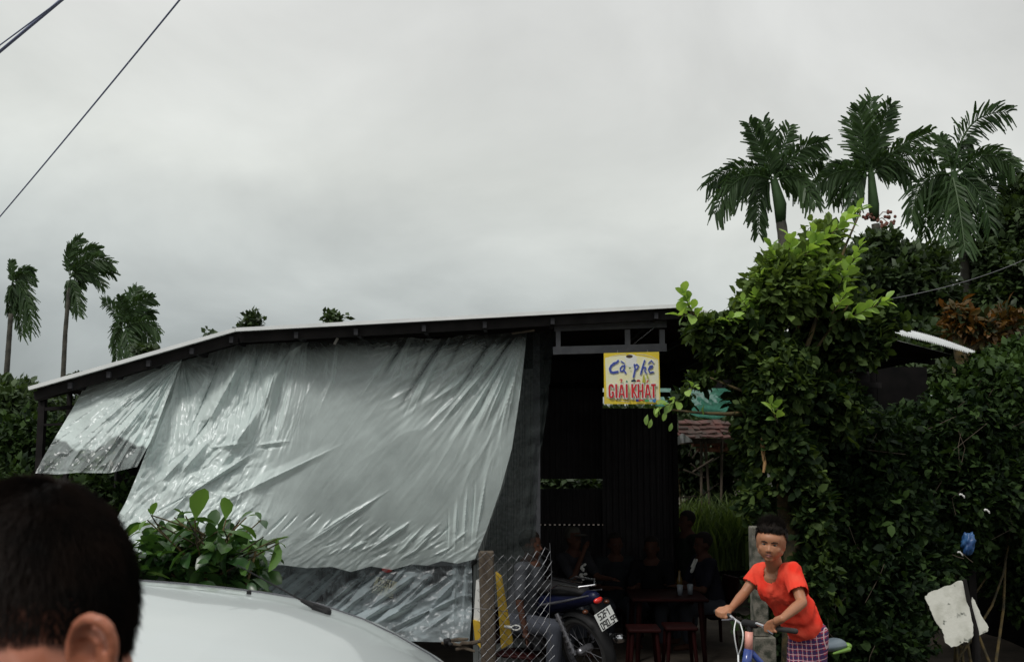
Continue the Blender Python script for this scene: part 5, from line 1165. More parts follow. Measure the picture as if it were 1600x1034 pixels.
# ================================================================== MOTORBIKES
M['blue_paint'] = mat('blue_fairing', (.004, .006, .028), (.006, .008, .036), 4, .4, spec=.3)
M['black_paint'] = mat('black_fairing', (.01, .01, .012), (.015, .015, .015), 4, .3, coat=.4)
M['silver'] = mat('silver_trim', (.22, .22, .24), (.14, .14, .16), 5, .45, .8)
M['red_lens'] = mat('red_lens', (.75, .03, .025), (.7, .03, .02), 5, .25, coat=.5)
M['amber_lens'] = mat('amber_lens', (.10, .03, .01), (.06, .02, .01), 5, .3)
M['plate_white'] = mat('plate_white', (.72, .74, .72), (.6, .62, .6), 6, .5)
M['plate_old'] = mat('plate_yellowed', (.62, .56, .36), (.5, .44, .28), 6, .5)
M['ink'] = mat('ink', (.015, .015, .018), (.02, .02, .02), 5, .6)
GL = {'0': [[(0, 0), (1, 0), (1, 2), (0, 2), (0, 0)]], '1': [[(.1, 1.6), (.5, 2), (.5, 0)]], '2': [[(0, 2), (1, 2), (1, 1), (0, .1), (1, .1)]], '3': [[(0, 2), (1, 2), (.4, 1.1), (1, 1), (1, 0), (0, 0)]], '4': [[(.8, 0), (.8, 2), (0, .6), (1, .6)]],
      '5': [[(1, 2), (0, 2), (0, 1.1), (1, 1.1), (1, 0), (0, 0)]], '6': [[(1, 2), (0, 2), (0, 0), (1, 0), (1, 1), (0, 1)]], '7': [[(0, 2), (1, 2), (.3, 0)]], '8': [[(0, 0), (1, 0), (1, 2), (0, 2), (0, 0)], [(0, 1), (1, 1)]], '9': [[(1, 0), (1, 2), (0, 2), (0, 1), (1, 1)]],
      'F': [[(0, 0), (0, 2), (1, 2)], [(0, 1), (.8, 1)]], 'A': [[(0, 0), (.5, 2), (1, 0)], [(.2, .7), (.8, .7)]], 'Z': [[(0, 2), (1, 2), (0, 0), (1, 0)]], '-': [[(.1, 1), (.9, 1)]], 'H': [[(0, 0), (0, 2)], [(1, 0), (1, 2)], [(0, 1), (1, 1)]], '.': [[(.4, 0), (.6, 0)]]}
def plate_text(line, x0, z0, cw, ch, gap, th, y):
    mb = MB(); x = x0; q = 0
    for c in line:
        w = cw * (.35 if c == '.' else 1)
        for st in GL.get(c, []):
            for (a, b), (c2, d2) in zip(st[:-1], st[1:]):
                q += .00004; p0 = Vector((x + a * w, y - q, z0 + b * ch / 2)); p1 = Vector((x + c2 * w, y - q, z0 + d2 * ch / 2)); dd = (p1 - p0).normalized() * th * .5
                mb.beam(p0 - dd, p1 + dd, .0016, th, up=(0, 1, 0) if abs(dd.z) > 0 and False else (0, 0, 1)) if abs(dd.x) > abs(dd.z) else mb.beam(p0 - dd, p1 + dd, th, .0016, up=(0, 1, 0))
        x += w + gap
    return mb
def motorbike(label, paint, loc, rz, lean, plate=None, plate_m='plate_white', plate_roll=0.0, seat_m='black', group=None):
    """built along +X (front), origin on the ground under the middle"""
    root = thing('motorbike', label, 'motorbike', loc, (lean, 0, rz), group)
    def o(mb, n, m, par=root, sm=False): return mb.obj(n, M[m], par, smooth=sm, world=False)
    for x in (-.62, .62):
        Mx = Matrix.Translation((x, 0, .285)) @ Matrix.Rotation(math.pi / 2, 4, 'X')
        mb = MB(); mb.lathe([(.235, -.03), (.262, -.04), (.284, -.022), (.288, 0), (.284, .022), (.262, .04), (.235, .03), (.235, -.03)], 36, Mx); ty = o(mb, 'tyre', 'rubber', sm=True)
        mb = MB(); mb.lathe([(.215, -.02), (.237, -.028), (.237, .028), (.215, .02), (.215, -.02)], 36, Mx)
        for k in range(16):
            a = k * math.pi / 8; mb.tube([(x + .03 * math.cos(a), .02 * (-1) ** k, .285 + .03 * math.sin(a)), (x + .222 * math.cos(a + .2), 0, .285 + .222 * math.sin(a + .2))], .0018, 4)
        mb.cap((x, -.05, .285), (x, .05, .285), .035, .035, 10); o(mb, 'wheel_rim', 'silver', ty)
    def fender(x, a0, a1, m, n):
        mb = MB(); V = []; k = 14
        for i in range(k + 1):
            a = a0 + (a1 - a0) * i / k
            for (r, y) in ((.30, -.055), (.325, -.04), (.335, 0), (.325, .04), (.30, .055)): V.append((x + r * math.cos(a), y, .285 + r * math.sin(a)))
        mb.add(V, [(i * 5 + j, (i + 1) * 5 + j, (i + 1) * 5 + j + 1, i * 5 + j + 1) for i in range(k) for j in range(4)]); o(mb, n, m, sm=True)
    fender(.62, math.radians(20), math.radians(165), paint, 'front_fender'); fender(-.62, math.radians(40), math.radians(190), 'black', 'rear_fender')
    mb = MB(); mb.tube([(-.1, 0, .38), (-.45, 0, .68), (-.72, 0, .74)], .02, 8); mb.tube([(.36, 0, .88), (.12, 0, .40), (-.12, 0, .30)], .024, 8); o(mb, 'frame', 'black')
    for s in (-1, 1):
        mb = MB(); mb.tube([(.40, s * .075, .86), (.55, s * .075, .50), (.62, s * .07, .285)], .016, 8); o(mb, 'fork', 'silver')
        mb = MB(); mb.tube([(-.62, s * .12, .285), (-.50, s * .13, .62)], .018, 8)
        for q in range(7): mb.tube([(-.61 + .017 * q, s * .1216, .30 + .045 * q), (-.605 + .017 * q, s * .1217, .315 + .045 * q)], .028, 10)
        o(mb, 'shock', 'silver')
    # tail fairing, leg shield
    mb = MB(); mb.cap((-.86, 0, .76), (-.30, 0, .66), .055, .11, 12); mb.cap((-.30, 0, .66), (.02, 0, .44), .10, .075, 12); V, Fc = remesh(mb, .02, 3); V[:, 1] *= .95; mk('tail_fairing', V, Fc, M[paint], root, True, world=False)
    for s in (-1, 1): mb = MB(); mb.tube([(-.88, s * .075, .80), (-.6, s * .105, .73), (-.3, s * .11, .66), (.0, s * .08, .48)], [.006, .012, .012, .006], 6); o(mb, 'side_stripe', 'silver')
    mb = MB()
    for s in (-1, 1): mb.cap((.38, s * .10, .86), (.22, s * .16, .40), .07, .05, 10)
    mb.cap((.38, 0, .90), (.30, 0, .45), .08, .05, 10); V, Fc = remesh(mb, .022, 3); mk('leg_shield', V, Fc, M[paint], root, True, world=False)
    mb = MB(); mb.cap((-.72, 0, .80), (-.35, 0, .79), .07, .105, 12); mb.cap((-.35, 0, .79), (-.12, 0, .72), .105, .07, 12); V, Fc = remesh(mb, .02, 3); V[:, 2] = .78 + (V[:, 2] - .78) * .6; mk('seat', V, Fc, M[seat_m], root, True, world=False)
    mb = MB(); mb.ell((.40, 0, .98), (.11, .12, .09)); V, Fc = remesh(mb, .02, 1); hc = mk('headlight_cowl', V, Fc, M[paint], root, True, world=False)
    mb = MB(); mb.ell((.485, 0, .975), (.04, .075, .05)); o(mb, 'headlight', 'glass', hc, True)
    mb = MB(); mb.tube([(.30, -.34, 1.02), (.36, -.22, 1.03), (.38, 0, 1.0), (.36, .22, 1.03), (.30, .34, 1.02)], .012, 8); hb = o(mb, 'handlebar', 'chrome')
    for s in (-1, 1):
        mb = MB(); mb.cap((.32, s * .25, 1.03), (.295, s * .36, 1.02), .018, .018, 8); o(mb, 'grip', 'rubber', hb)
        mb = MB(); mb.tube([(.33, s * .2, 1.04), (.31, s * .24, 1.16)], .004, 5); mb.ell((.30, s * .26, 1.19), (.012, .05, .032)); o(mb, 'mirror', 'black', hb, True)
    mb = MB(); mb.ell((.05, 0, .30), (.17, .11, .12)); mb.ell((.2, 0, .3), (.09, .06, .06)); V, Fc = remesh(mb, .02, 1); mk('engine', V, Fc, M['silver'], root, True, world=False)
    mb = MB(); mb.tube([(.15, -.10, .2), (-.2, -.12, .2), (-.4, -.135, .25), (-.86, -.15, .36)], [.016, .018, .04, .045], 12); ex = o(mb, 'exhaust', 'black', sm=True)
    mb = MB(); mb.tube([(-.80, -.149, .348), (-.93, -.152, .372)], [.046, .034], 12); o(mb, 'exhaust_tip', 'chrome', ex, True)
    mb = MB(); mb.ell((-.90, 0, .74), (.025, .045, .025)); o(mb, 'tail_light', 'red_lens', sm=True)
    for s in (-1, 1): mb = MB(); mb.ell((-.86, s * .12, .68), (.025, .025, .018), nu=10, nv=6); o(mb, 'indicator', 'amber_lens', sm=True)
    mb = MB(); mb.box((-.55, 0, .93 - .06), (.38, .02, .012)); 
    for s in (-1, 1): mb.tube([(-.42, s * .10, .80), (-.55, s * .10, .86), (-.80, s * .09, .865), (-.9, 0, .865)], .009, 7)
    o(mb, 'grab_rail', 'chrome')
    mb = MB(); mb.tube([(-.05, .05, .25), (-.02, .24, .02)], .010, 6); o(mb, 'side_stand', 'black')
    mb = MB(); mb.beam((-.86, 0, .72), (-.95, 0, .52), .10, .015); o(mb, 'plate_bracket', 'black')
    if plate:
        # plate: own frame, drawn in x (right) z (up), facing -y ; turned to face the rear (-X)
        pm = thing_pl = MB(); pm.box((0, 0, 0), (.19, .004, .14)); T = Matrix.Translation((-.955, 0, .60)) @ Matrix.Rotation(-math.pi / 2, 4, 'Z') @ Matrix.Rotation(math.radians(-18), 4, 'X') @ Matrix.Rotation(plate_roll, 4, 'Y')
        pm.xf(T); po = o(pm, 'number_plate', plate_m)
        a = plate_text(plate[0], -.064, .012, .021, .048, .013, .0085, -.0032); a.xf(T); o(a, 'plate_lettering', 'ink', po)
        a = plate_text(plate[1], -.080, -.060, .021, .048, .012, .0085, -.0032); a.xf(T); o(a, 'plate_lettering', 'ink', po)
    return root
def bike_at(px, py, Y, rz, **k):
    """place so that the number plate appears at px,py"""
    p = P(px, py, Y); off = Vector((-.955, 0, .60)); off.rotate(Euler((k.get('lean', 0), 0, rz))); return p - off
# rear to the camera, seen obliquely, just inside the doorway
rzA = math.radians(128); leanA = math.radians(-14)
motorbike('motorbike parked just inside the doorway, white number plate and chrome exhaust tip to the right', 'blue_paint', bike_at(947, 965, 8.15, rzA, lean=leanA), rzA, leanA, ('52F1', '090.59'), plate_roll=math.radians(-6))
rzB = math.radians(100); leanB = math.radians(8)
motorbike('motorbike behind the clear plastic sheet with red tail light and yellowed plate', 'black_paint', bike_at(601, 917, 8.72, rzB, lean=leanB), rzB, leanB, ('62H1', '021.53'), 'plate_old', plate_roll=math.radians(8))

# ================================================================== PEOPLE INSIDE THE CAFE
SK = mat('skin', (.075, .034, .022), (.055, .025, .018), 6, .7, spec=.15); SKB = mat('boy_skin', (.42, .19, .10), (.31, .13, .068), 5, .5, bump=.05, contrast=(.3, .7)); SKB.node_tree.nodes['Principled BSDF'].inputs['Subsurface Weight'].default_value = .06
HAIR = mat('black_hair', (.009, .007, .006), (.018, .013, .010), 40, .75, spec=.2, bump=.6, bscale=300)
def fig_parts(A, scale=1.0):
    pass
def seated(label, hx, hy, Y, face, shirt, pants=(.04, .045, .06), lean=.1, arm='table', cap=None, stand=False, printm=None, collar=None):
    """face: heading angle in degrees (0 = +X, -90 = towards the camera)"""
    H = P(hx, hy, Y); rz = math.radians(face)
    fl = -.45
    root = thing('person', label, 'person', (H.x, Y, fl), (0, 0, 0))
    f = Vector((math.cos(rz), math.sin(rz), 0)); l = Vector((-f.y, f.x, 0)); u = Vector((0, 0, 1))
    h = H; neck = h - u * .13 - f * .01
    chest = neck - u * .13 - f * lean * .2; pel = neck - u * .52 - f * lean
    if stand: pel = neck - u * .55
    mb = MB(); Rz = Matrix.Rotation(rz + math.pi / 2, 3, 'Z')
    mb.ell(h + u * .02, (.075, .092, .10), Rz); mb.ell(h - u * .05 + f * .03, (.055, .06, .07), Rz); mb.cap(h + f * .09, h + f * .105 - u * .03, .008, .014, 8)
    for s in (-1, 1): mb.ell(h + l * s * .078 - u * .01, (.012, .02, .032), Rz)
    mb.cap(h - u * .06, neck - u * .02, .05, .055); mb.cap(neck - u * .05, pel, .10, .12)
    shs = []
    for s in (-1, 1):
        sh = neck - u * .055 + l * s * .175
        if arm == 'table': el = sh - u * .26 + f * .12 + l * s * .05; ha = el + f * .22 - l * s * .12 + u * .03
        elif arm == 'face': el = sh - u * .20 + f * .18; ha = (h + f * .16 - u * .10) if s < 0 else el + f * .2
        else: el = sh - u * .28 + l * s * .03; ha = el - u * .22 + f * .05
        mb.cap(neck - u * .05, sh, .05, .052); mb.cap(sh, el, .044, .036); mb.cap(el, ha, .034, .024); shs.append((sh, el))
        hd = (ha - el).normalized(); mb.ell(ha + hd * .04, (.036, .036, .02))
        for q in range(4): b0 = ha + hd * .06 + l * (q - 1.5) * .016; mb.cap(b0, b0 + hd * (.055 + .008 * (q in (1, 2))) - u * .012, .0085, .007, 6)
        mb.cap(ha + hd * .03 - l * s * .025, ha + hd * .07 - l * s * .05, .010, .008, 6)
    legs = []
    for s in (-1, 1):
        hp = pel + l * s * .09
        if stand: kn = Vector((hp.x, hp.y, fl + .48)) + f * .02; an = Vector((hp.x, hp.y, fl + .07))
        else: kn = Vector((hp.x, hp.y, 0)) + f * .40 + l * s * .06; kn.z = max(pel.z, fl + .42); an = Vector((kn.x, kn.y, fl + .07)) - f * .04
        legs.append((hp, kn, an)); mb.cap(hp, kn, .085, .06); mb.cap(kn, an, .055, .04); mb.cap(an - u * .02, an + f * .15 - u * .035, .038, .03)
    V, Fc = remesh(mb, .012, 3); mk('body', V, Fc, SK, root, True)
    sm = mat('shirt', shirt, tuple(c * .7 for c in shirt), 8, .95, spec=.08)
    mb = MB(); mb.cap(neck - u * .09, chest - u * .05, .11, .135); mb.cap(chest, pel, .13, .145)
    for (sh, el) in shs: mb.cap(neck - u * .07, sh, .062, .068); mb.cap(sh, sh.lerp(el, .75), .06, .055)
    V, Fc = remesh(mb, .018, 2); mk('shirt', V, Fc, sm, root, True)
    mb = MB()
    for (hp, kn, an) in legs: mb.cap(hp, kn, .10, .075); mb.cap(kn, kn.lerp(an, .85), .07, .06)
    mb.cap(legs[0][0], legs[1][0], .11, .11); V, Fc = remesh(mb, .02, 2); mk('trousers', V, Fc, mat('trousers', pants, None, 6, .9), root, True)
    mb = MB(); mb.ell(h + u * .045 - f * .012, (.084, .100, .092), Rz); V, Fc = remesh(mb, .012, 1)
    keep = ~((((V - np.array(h)) @ np.array(f)) > .035) & (V[:, 2] < h.z + .07)); idx = set(np.nonzero(keep)[0].tolist()); Fc = [q for q in Fc if all(i in idx for i in q)]
    mk('cap' if cap else 'hair', V, Fc, mat('cap_cloth', cap, None, 8, .8) if cap else HAIR, root, True)
    if cap: mb = MB(); mb.ell(h + u * .05 + f * .11, (.07, .075, .012), Rz); mb.obj('cap_peak', mat('cap_cloth', cap, None, 8, .8), root, smooth=True)
    for s in (-1, 1): mb = MB(); mb.ell(h + f * .083 + l * s * .03 + u * .005, (.011, .008, .006), Rz, 8, 6); mb.obj('eye', M['ink'], root)
    if printm:
        R = random.Random(3)
        for k in range(11): q = chest + f * .132 + u * R.uniform(-.14, .06) + l * R.uniform(-.07, .07); mb = MB(); mb.ell(q, (.028, .012, .014), Rz @ Matrix.Rotation(R.uniform(-1, 1), 3, 'Y'), 8, 6); mb.obj('shirt_print', M['white'], root)
    if collar: mb = MB(); mb.cap(neck - u * .03 + f * .09 + l * .02, neck - u * .15 + f * .135 - l * .02, .014, .018, 8); mb.cap(neck - u * .03 + f * .09 - l * .03, neck - u * .10 + f * .13 - l * .03, .012, .01, 8); mb.obj('collar', M['white'], root)
    if not stand: plastic_chair(Vector((pel.x, pel.y, fl)), rz, label)
    return root
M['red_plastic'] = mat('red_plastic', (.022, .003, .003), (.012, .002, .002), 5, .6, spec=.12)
_ch = [None]; _cn = [0]
CHL = ['red plastic chair under the man in the grey cap', 'red plastic chair under the person in the grey shirt', 'red plastic chair under the person in black beside the dark wall', 'red plastic chair under the person with the white collar', 'red plastic chair under the person behind the chain link']
def plastic_chair(loc, rz, label):
    if _ch[0] is None:
        root = thing('plastic_chair', CHL[0], 'chair', group='red plastic chairs in the cafe')
        def o(mb, n): return mb.obj(n, M['red_plastic'], root, world=False)
        mb = MB(); mb.box((.02, 0, .36), (.38, .38, .025), bev=.008); o(mb, 'seat')
        for x in (-.15, .18):
            for y in (-.16, .16): mb = MB(); mb.tube([(x, y, .35), (x * 1.12, y * 1.12, 0)], [.022, .016], 8); o(mb, 'leg')
        mb = MB(); mb.box((-.19, 0, .58), (.02, .36, .30), (0, math.radians(-8), 0), bev=.006); o(mb, 'backrest')
        _ch[0] = root; c = root
    else: c = copy_tree(_ch[0])
    c['label'] = CHL[min(_cn[0], 4)]; _cn[0] += 1; c.location = loc; c.rotation_euler = (0, 0, rz); return c
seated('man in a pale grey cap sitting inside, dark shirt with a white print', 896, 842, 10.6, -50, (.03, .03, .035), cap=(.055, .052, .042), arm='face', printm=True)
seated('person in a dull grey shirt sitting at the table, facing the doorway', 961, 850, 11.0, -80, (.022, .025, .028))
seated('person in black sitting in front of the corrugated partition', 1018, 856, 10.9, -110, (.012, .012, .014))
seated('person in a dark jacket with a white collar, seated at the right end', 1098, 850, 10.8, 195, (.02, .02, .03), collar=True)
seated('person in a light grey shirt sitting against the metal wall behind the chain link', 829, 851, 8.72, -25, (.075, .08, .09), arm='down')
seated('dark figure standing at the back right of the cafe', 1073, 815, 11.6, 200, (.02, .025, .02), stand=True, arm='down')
def table():
    c = P(1040, 930, 10.3); root = thing('plastic_table', 'red plastic table with glasses on it, among the people sitting inside', 'table', (c.x, 10.3, -.45))
    mb = MB(); mb.box((c.x, 10.3, .16), (.75, .7, .03), bev=.01); mb.obj('tabletop', M['red_plastic'], root)
    for x in (-.3, .3):
        for y in (-.28, .28): mb = MB(); mb.tube([(c.x + x, 10.3 + y, .15), (c.x + x * 1.1, 10.3 + y * 1.1, -.45)], [.03, .022], 8); mb.obj('leg', M['red_plastic'], root)
    gm = mat('drinking_glass', (.22, .25, .28), (.2, .22, .25), 5, .15)
    for i, (px, Y, lab) in enumerate(((1062, 10.2, 'left one of the two pale drinking glasses on the red table'), (1078, 10.25, 'right one of the two pale drinking glasses on the red table'))):
        p = P(px, 900, Y); Mx = Matrix.Translation((p.x, Y, .177)); mb = MB(); mb.lathe([(0, 0), (.024, 0), (.032, .10), (.029, .10), (.022, .006), (0, .006)], 16, Mx); tag(mb.obj('glass', gm, smooth=True), lab, 'glass')
    p = P(1061, 870, 10.3); Mx = Matrix.Translation((p.x, 10.3, .177)); mb = MB(); mb.lathe([(0, 0), (.03, 0), (.031, .14), (.012, .19), (.012, .23), (0, .23)], 14, Mx); tag(mb.obj('bottle', mat('bottle', (.10, .06, .015), None, 5, .2), smooth=True), 'amber bottle standing on the red table behind the glasses', 'bottle')
    for lab, px, py, Y in (('empty red plastic stool left of the red table in the doorway', 1005, 1000, 9.5), ('empty red plastic stool in front of the red table', 1062, 1004, 9.6)):
        c = P(px, py, Y); r2 = thing('plastic_stool', lab, 'stool', (c.x, Y, -.45)); mb = MB(); mb.box((c.x, Y, -.02), (.30, .30, .03), bev=.008); mb.obj('seat', M['red_plastic'], r2)
        for x in (-.11, .11):
            for y in (-.11, .11): mb = MB(); mb.tube([(c.x + x, Y + y, -.03), (c.x + x * 1.3, Y + y * 1.3, -.45)], [.02, .016], 8); mb.obj('leg', M['red_plastic'], r2)
table()

# ================================================================== BOY ON A BICYCLE
def bicycle():
    h = Vector((-.75, -.66, 0)).normalized(); r = Vector((-h.y * -1, h.x * -1, 0)); r = Vector((h.y, -h.x, 0))   # r: rider's right (viewer's left, farther)
    H0 = P(1172, 974, 4.85); gz = 0.0; u = Vector((0, 0, 1))
    root = thing('bicycle', 'small bicycle with a silver handlebar and blue frame ridden by the boy', 'bicycle', (H0.x - h.x * .35, H0.y - h.y * .35, gz))
    fa = Vector((H0.x, H0.y, 0)) + h * .16 + u * .25; ra = Vector((H0.x, H0.y, 0)) - h * .78 + u * .25; bb = Vector((H0.x, H0.y, 0)) - h * .47 + u * .25
    ht = H0 - u * .07 + h * .01; hb = H0 - u * .22 + h * .05
    fm = mat('blue_frame_paint', (.02, .05, .22), (.03, .06, .26), 4, .3, coat=.5); pk = mat('salmon_paint', (.72, .32, .26), (.7, .42, .36), 6, .4)
    for c in (fa, ra):
        Mx = Matrix.Translation(c) @ Matrix.Rotation(math.atan2(h.y, h.x), 4, 'Z') @ Matrix.Rotation(math.pi / 2, 4, 'X')
        mb = MB(); mb.lathe([(.212 + .022 * math.cos(t) + .018, .02 * math.sin(t)) for t in np.linspace(0, 6.2832, 9)], 40, Mx); ty = mb.obj('tyre', M['rubber'], root, smooth=True)
        mb = MB(); mb.lathe([(.200, -.012), (.212, -.013), (.212, .013), (.200, .012), (.200, -.012)], 40, Mx)
        for k in range(20):
            a = k * math.pi / 10; mb.tube([c + h * .015 * math.cos(a) + r * .022 * (-1) ** k + u * .015 * math.sin(a), c + h * .203 * math.cos(a + .25) + u * .203 * math.sin(a + .25)], .0012, 4)
        mb.cap(c - r * .035, c + r * .035, .012, .012, 8); mb.obj('rim', M['silver'], ty)
    st = Vector((H0.x, H0.y, 0)) - h * .56
    mb = MB(); mb.tube([hb, bb], .017, 9); mb.tube([ht - u * .05, bb + (st - bb) * .6 + u * .2], .014, 9); mb.tube([bb, Vector((st.x, st.y, .52))], .015, 9)
    for s in (-1, 1): mb.tube([ra + r * s * .05, bb + r * s * .02], .009, 7); mb.tube([ra + r * s * .05, Vector((st.x, st.y, .50))], .008, 7)
    mb.obj('frame', fm, root, smooth=True)
    mb = MB(); mb.tube([ht + u * .035, ht - u * .045 + h * .008], .019, 12); hd = mb.obj('stem_collar', pk, root, smooth=True)
    mb = MB(); mb.tube([ht - u * .046 + h * .008, hb], .022, 12); mb.obj('head_tube', fm, root, smooth=True)
    for s in (-1, 1): mb = MB(); mb.tube([hb - u * .02 + r * s * .045, hb - u * .1 + r * s * .05, fa + r * s * .05], .012, 8); mb.obj('fork_blade', fm, root, smooth=True)
    # handlebar: silver, swept
    Le = P(1128, 957, 5.02); Re = P(1228, 984, 4.66)
    mb = MB(); pts = [Le, P(1140, 961, 4.99), P(1150, 969, 4.95), P(1158, 974, 4.90), P(1172, 974, 4.85), P(1184, 974, 4.81), P(1194, 978, 4.77), P(1206, 982, 4.72), Re]
    mb.tube(pts, .0085, 10); bar = mb.obj('handlebar', M['chrome'], root, smooth=True)
    for a, b in ((P(1140, 961, 4.99), P(1119, 955, 5.05)), (P(1196, 979, 4.76), P(1243, 985.5, 4.61))): mb = MB(); mb.cap(a, b, .0115, .0125, 10); mb.obj('grip', M['rubber'], bar, smooth=True)
    for a, b in ((P(1146, 966, 4.96), P(1128, 968, 4.97)), (P(1192, 979, 4.77), P(1208, 990, 4.70))): mb = MB(); mb.tube([a, a.lerp(b, .5) - Vector((0, .015, 0)), b], [.006, .005, .004], 6); mb.obj('brake_lever', M['silver'], bar)
    mb = MB(); mb.cap(H0 - r * .03, H0 + r * .03, .018, .018, 10); mb.cap(H0, ht, .014, .014, 9); mb.obj('stem', M['black'], bar, smooth=True)
    for q in ([(1150, 968, 4.9), (1147, 985, 4.84), (1150, 1008, 4.84), (1153, 1022, 4.86)], [(1157, 974, 4.88), (1161, 990, 4.82), (1159, 1008, 4.83), (1154, 1022, 4.86)]):
        pp = [P(*k) for k in q]; fine = []
        for i in range(len(pp) - 1):
            for k in range(5):
                t = k / 5; a, b, c, d = pp[max(i - 1, 0)], pp[i], pp[i + 1], pp[min(i + 2, len(pp) - 1)]; fine.append(.5 * ((2 * b) + (c - a) * t + (2 * a - 5 * b + 4 * c - d) * t * t + (3 * b - a - 3 * c + d) * t ** 3))
        fine.append(pp[-1]); mb = MB(); mb.tube(fine + [hb + h * .05], .0030, 6); mb.obj('brake_cable', M['roofwhite'], bar)
    mb = MB(); mb.tube([Vector((st.x, st.y, .48)), Vector((st.x, st.y, .60)) - h * .02], .012, 8); sp = mb.obj('seat_post', M['silver'], root)
    sc = P(1297, 1008, 5.36); mb = MB(); mb.cap(sc + h * .16, sc + h * .02, .022, .045, 10); mb.cap(sc + h * .02, sc - h * .05, .05, .062, 10); V, Fc = remesh(mb, .009, 3); V[:, 2] = sc.z + (V[:, 2] - sc.z) * .55
    sm = mat('grey_saddle', (.10, .13, .16), (.16, .2, .22), 8, .4); lm = mat('lime_trim', (.16, .30, .04), (.10, .2, .03), 8, .4)
    sad = mk('saddle', V, Fc, sm, root, True); mb = MB(); mb.cap(sc - h * .09 + r * .02 - u * .004, sc - h * .095 - r * .05 - u * .008, .016, .018, 8); mb.cap(sc - u * .026 - r * .05 + h * .05, sc - h * .08 - r * .06 - u * .02, .006, .012, 8); mb.obj('saddle_edge', lm, sad, smooth=True)
    mb = MB(); mb.cap(bb - r * .09, bb + r * .09, .02, .02, 8)
    for s in (-1, 1):
        e = bb + r * s * .085 + h * .13 * s - u * .02; mb.tube([bb + r * s * .08, e], .009, 6); mb.box(e + r * s * .05, (.07, .06, .018), (0, 0, math.atan2(h.y, h.x)))
    mb.obj('pedals', M['black'], root)
    return h, r, bb
BH, BR, BBK = bicycle()

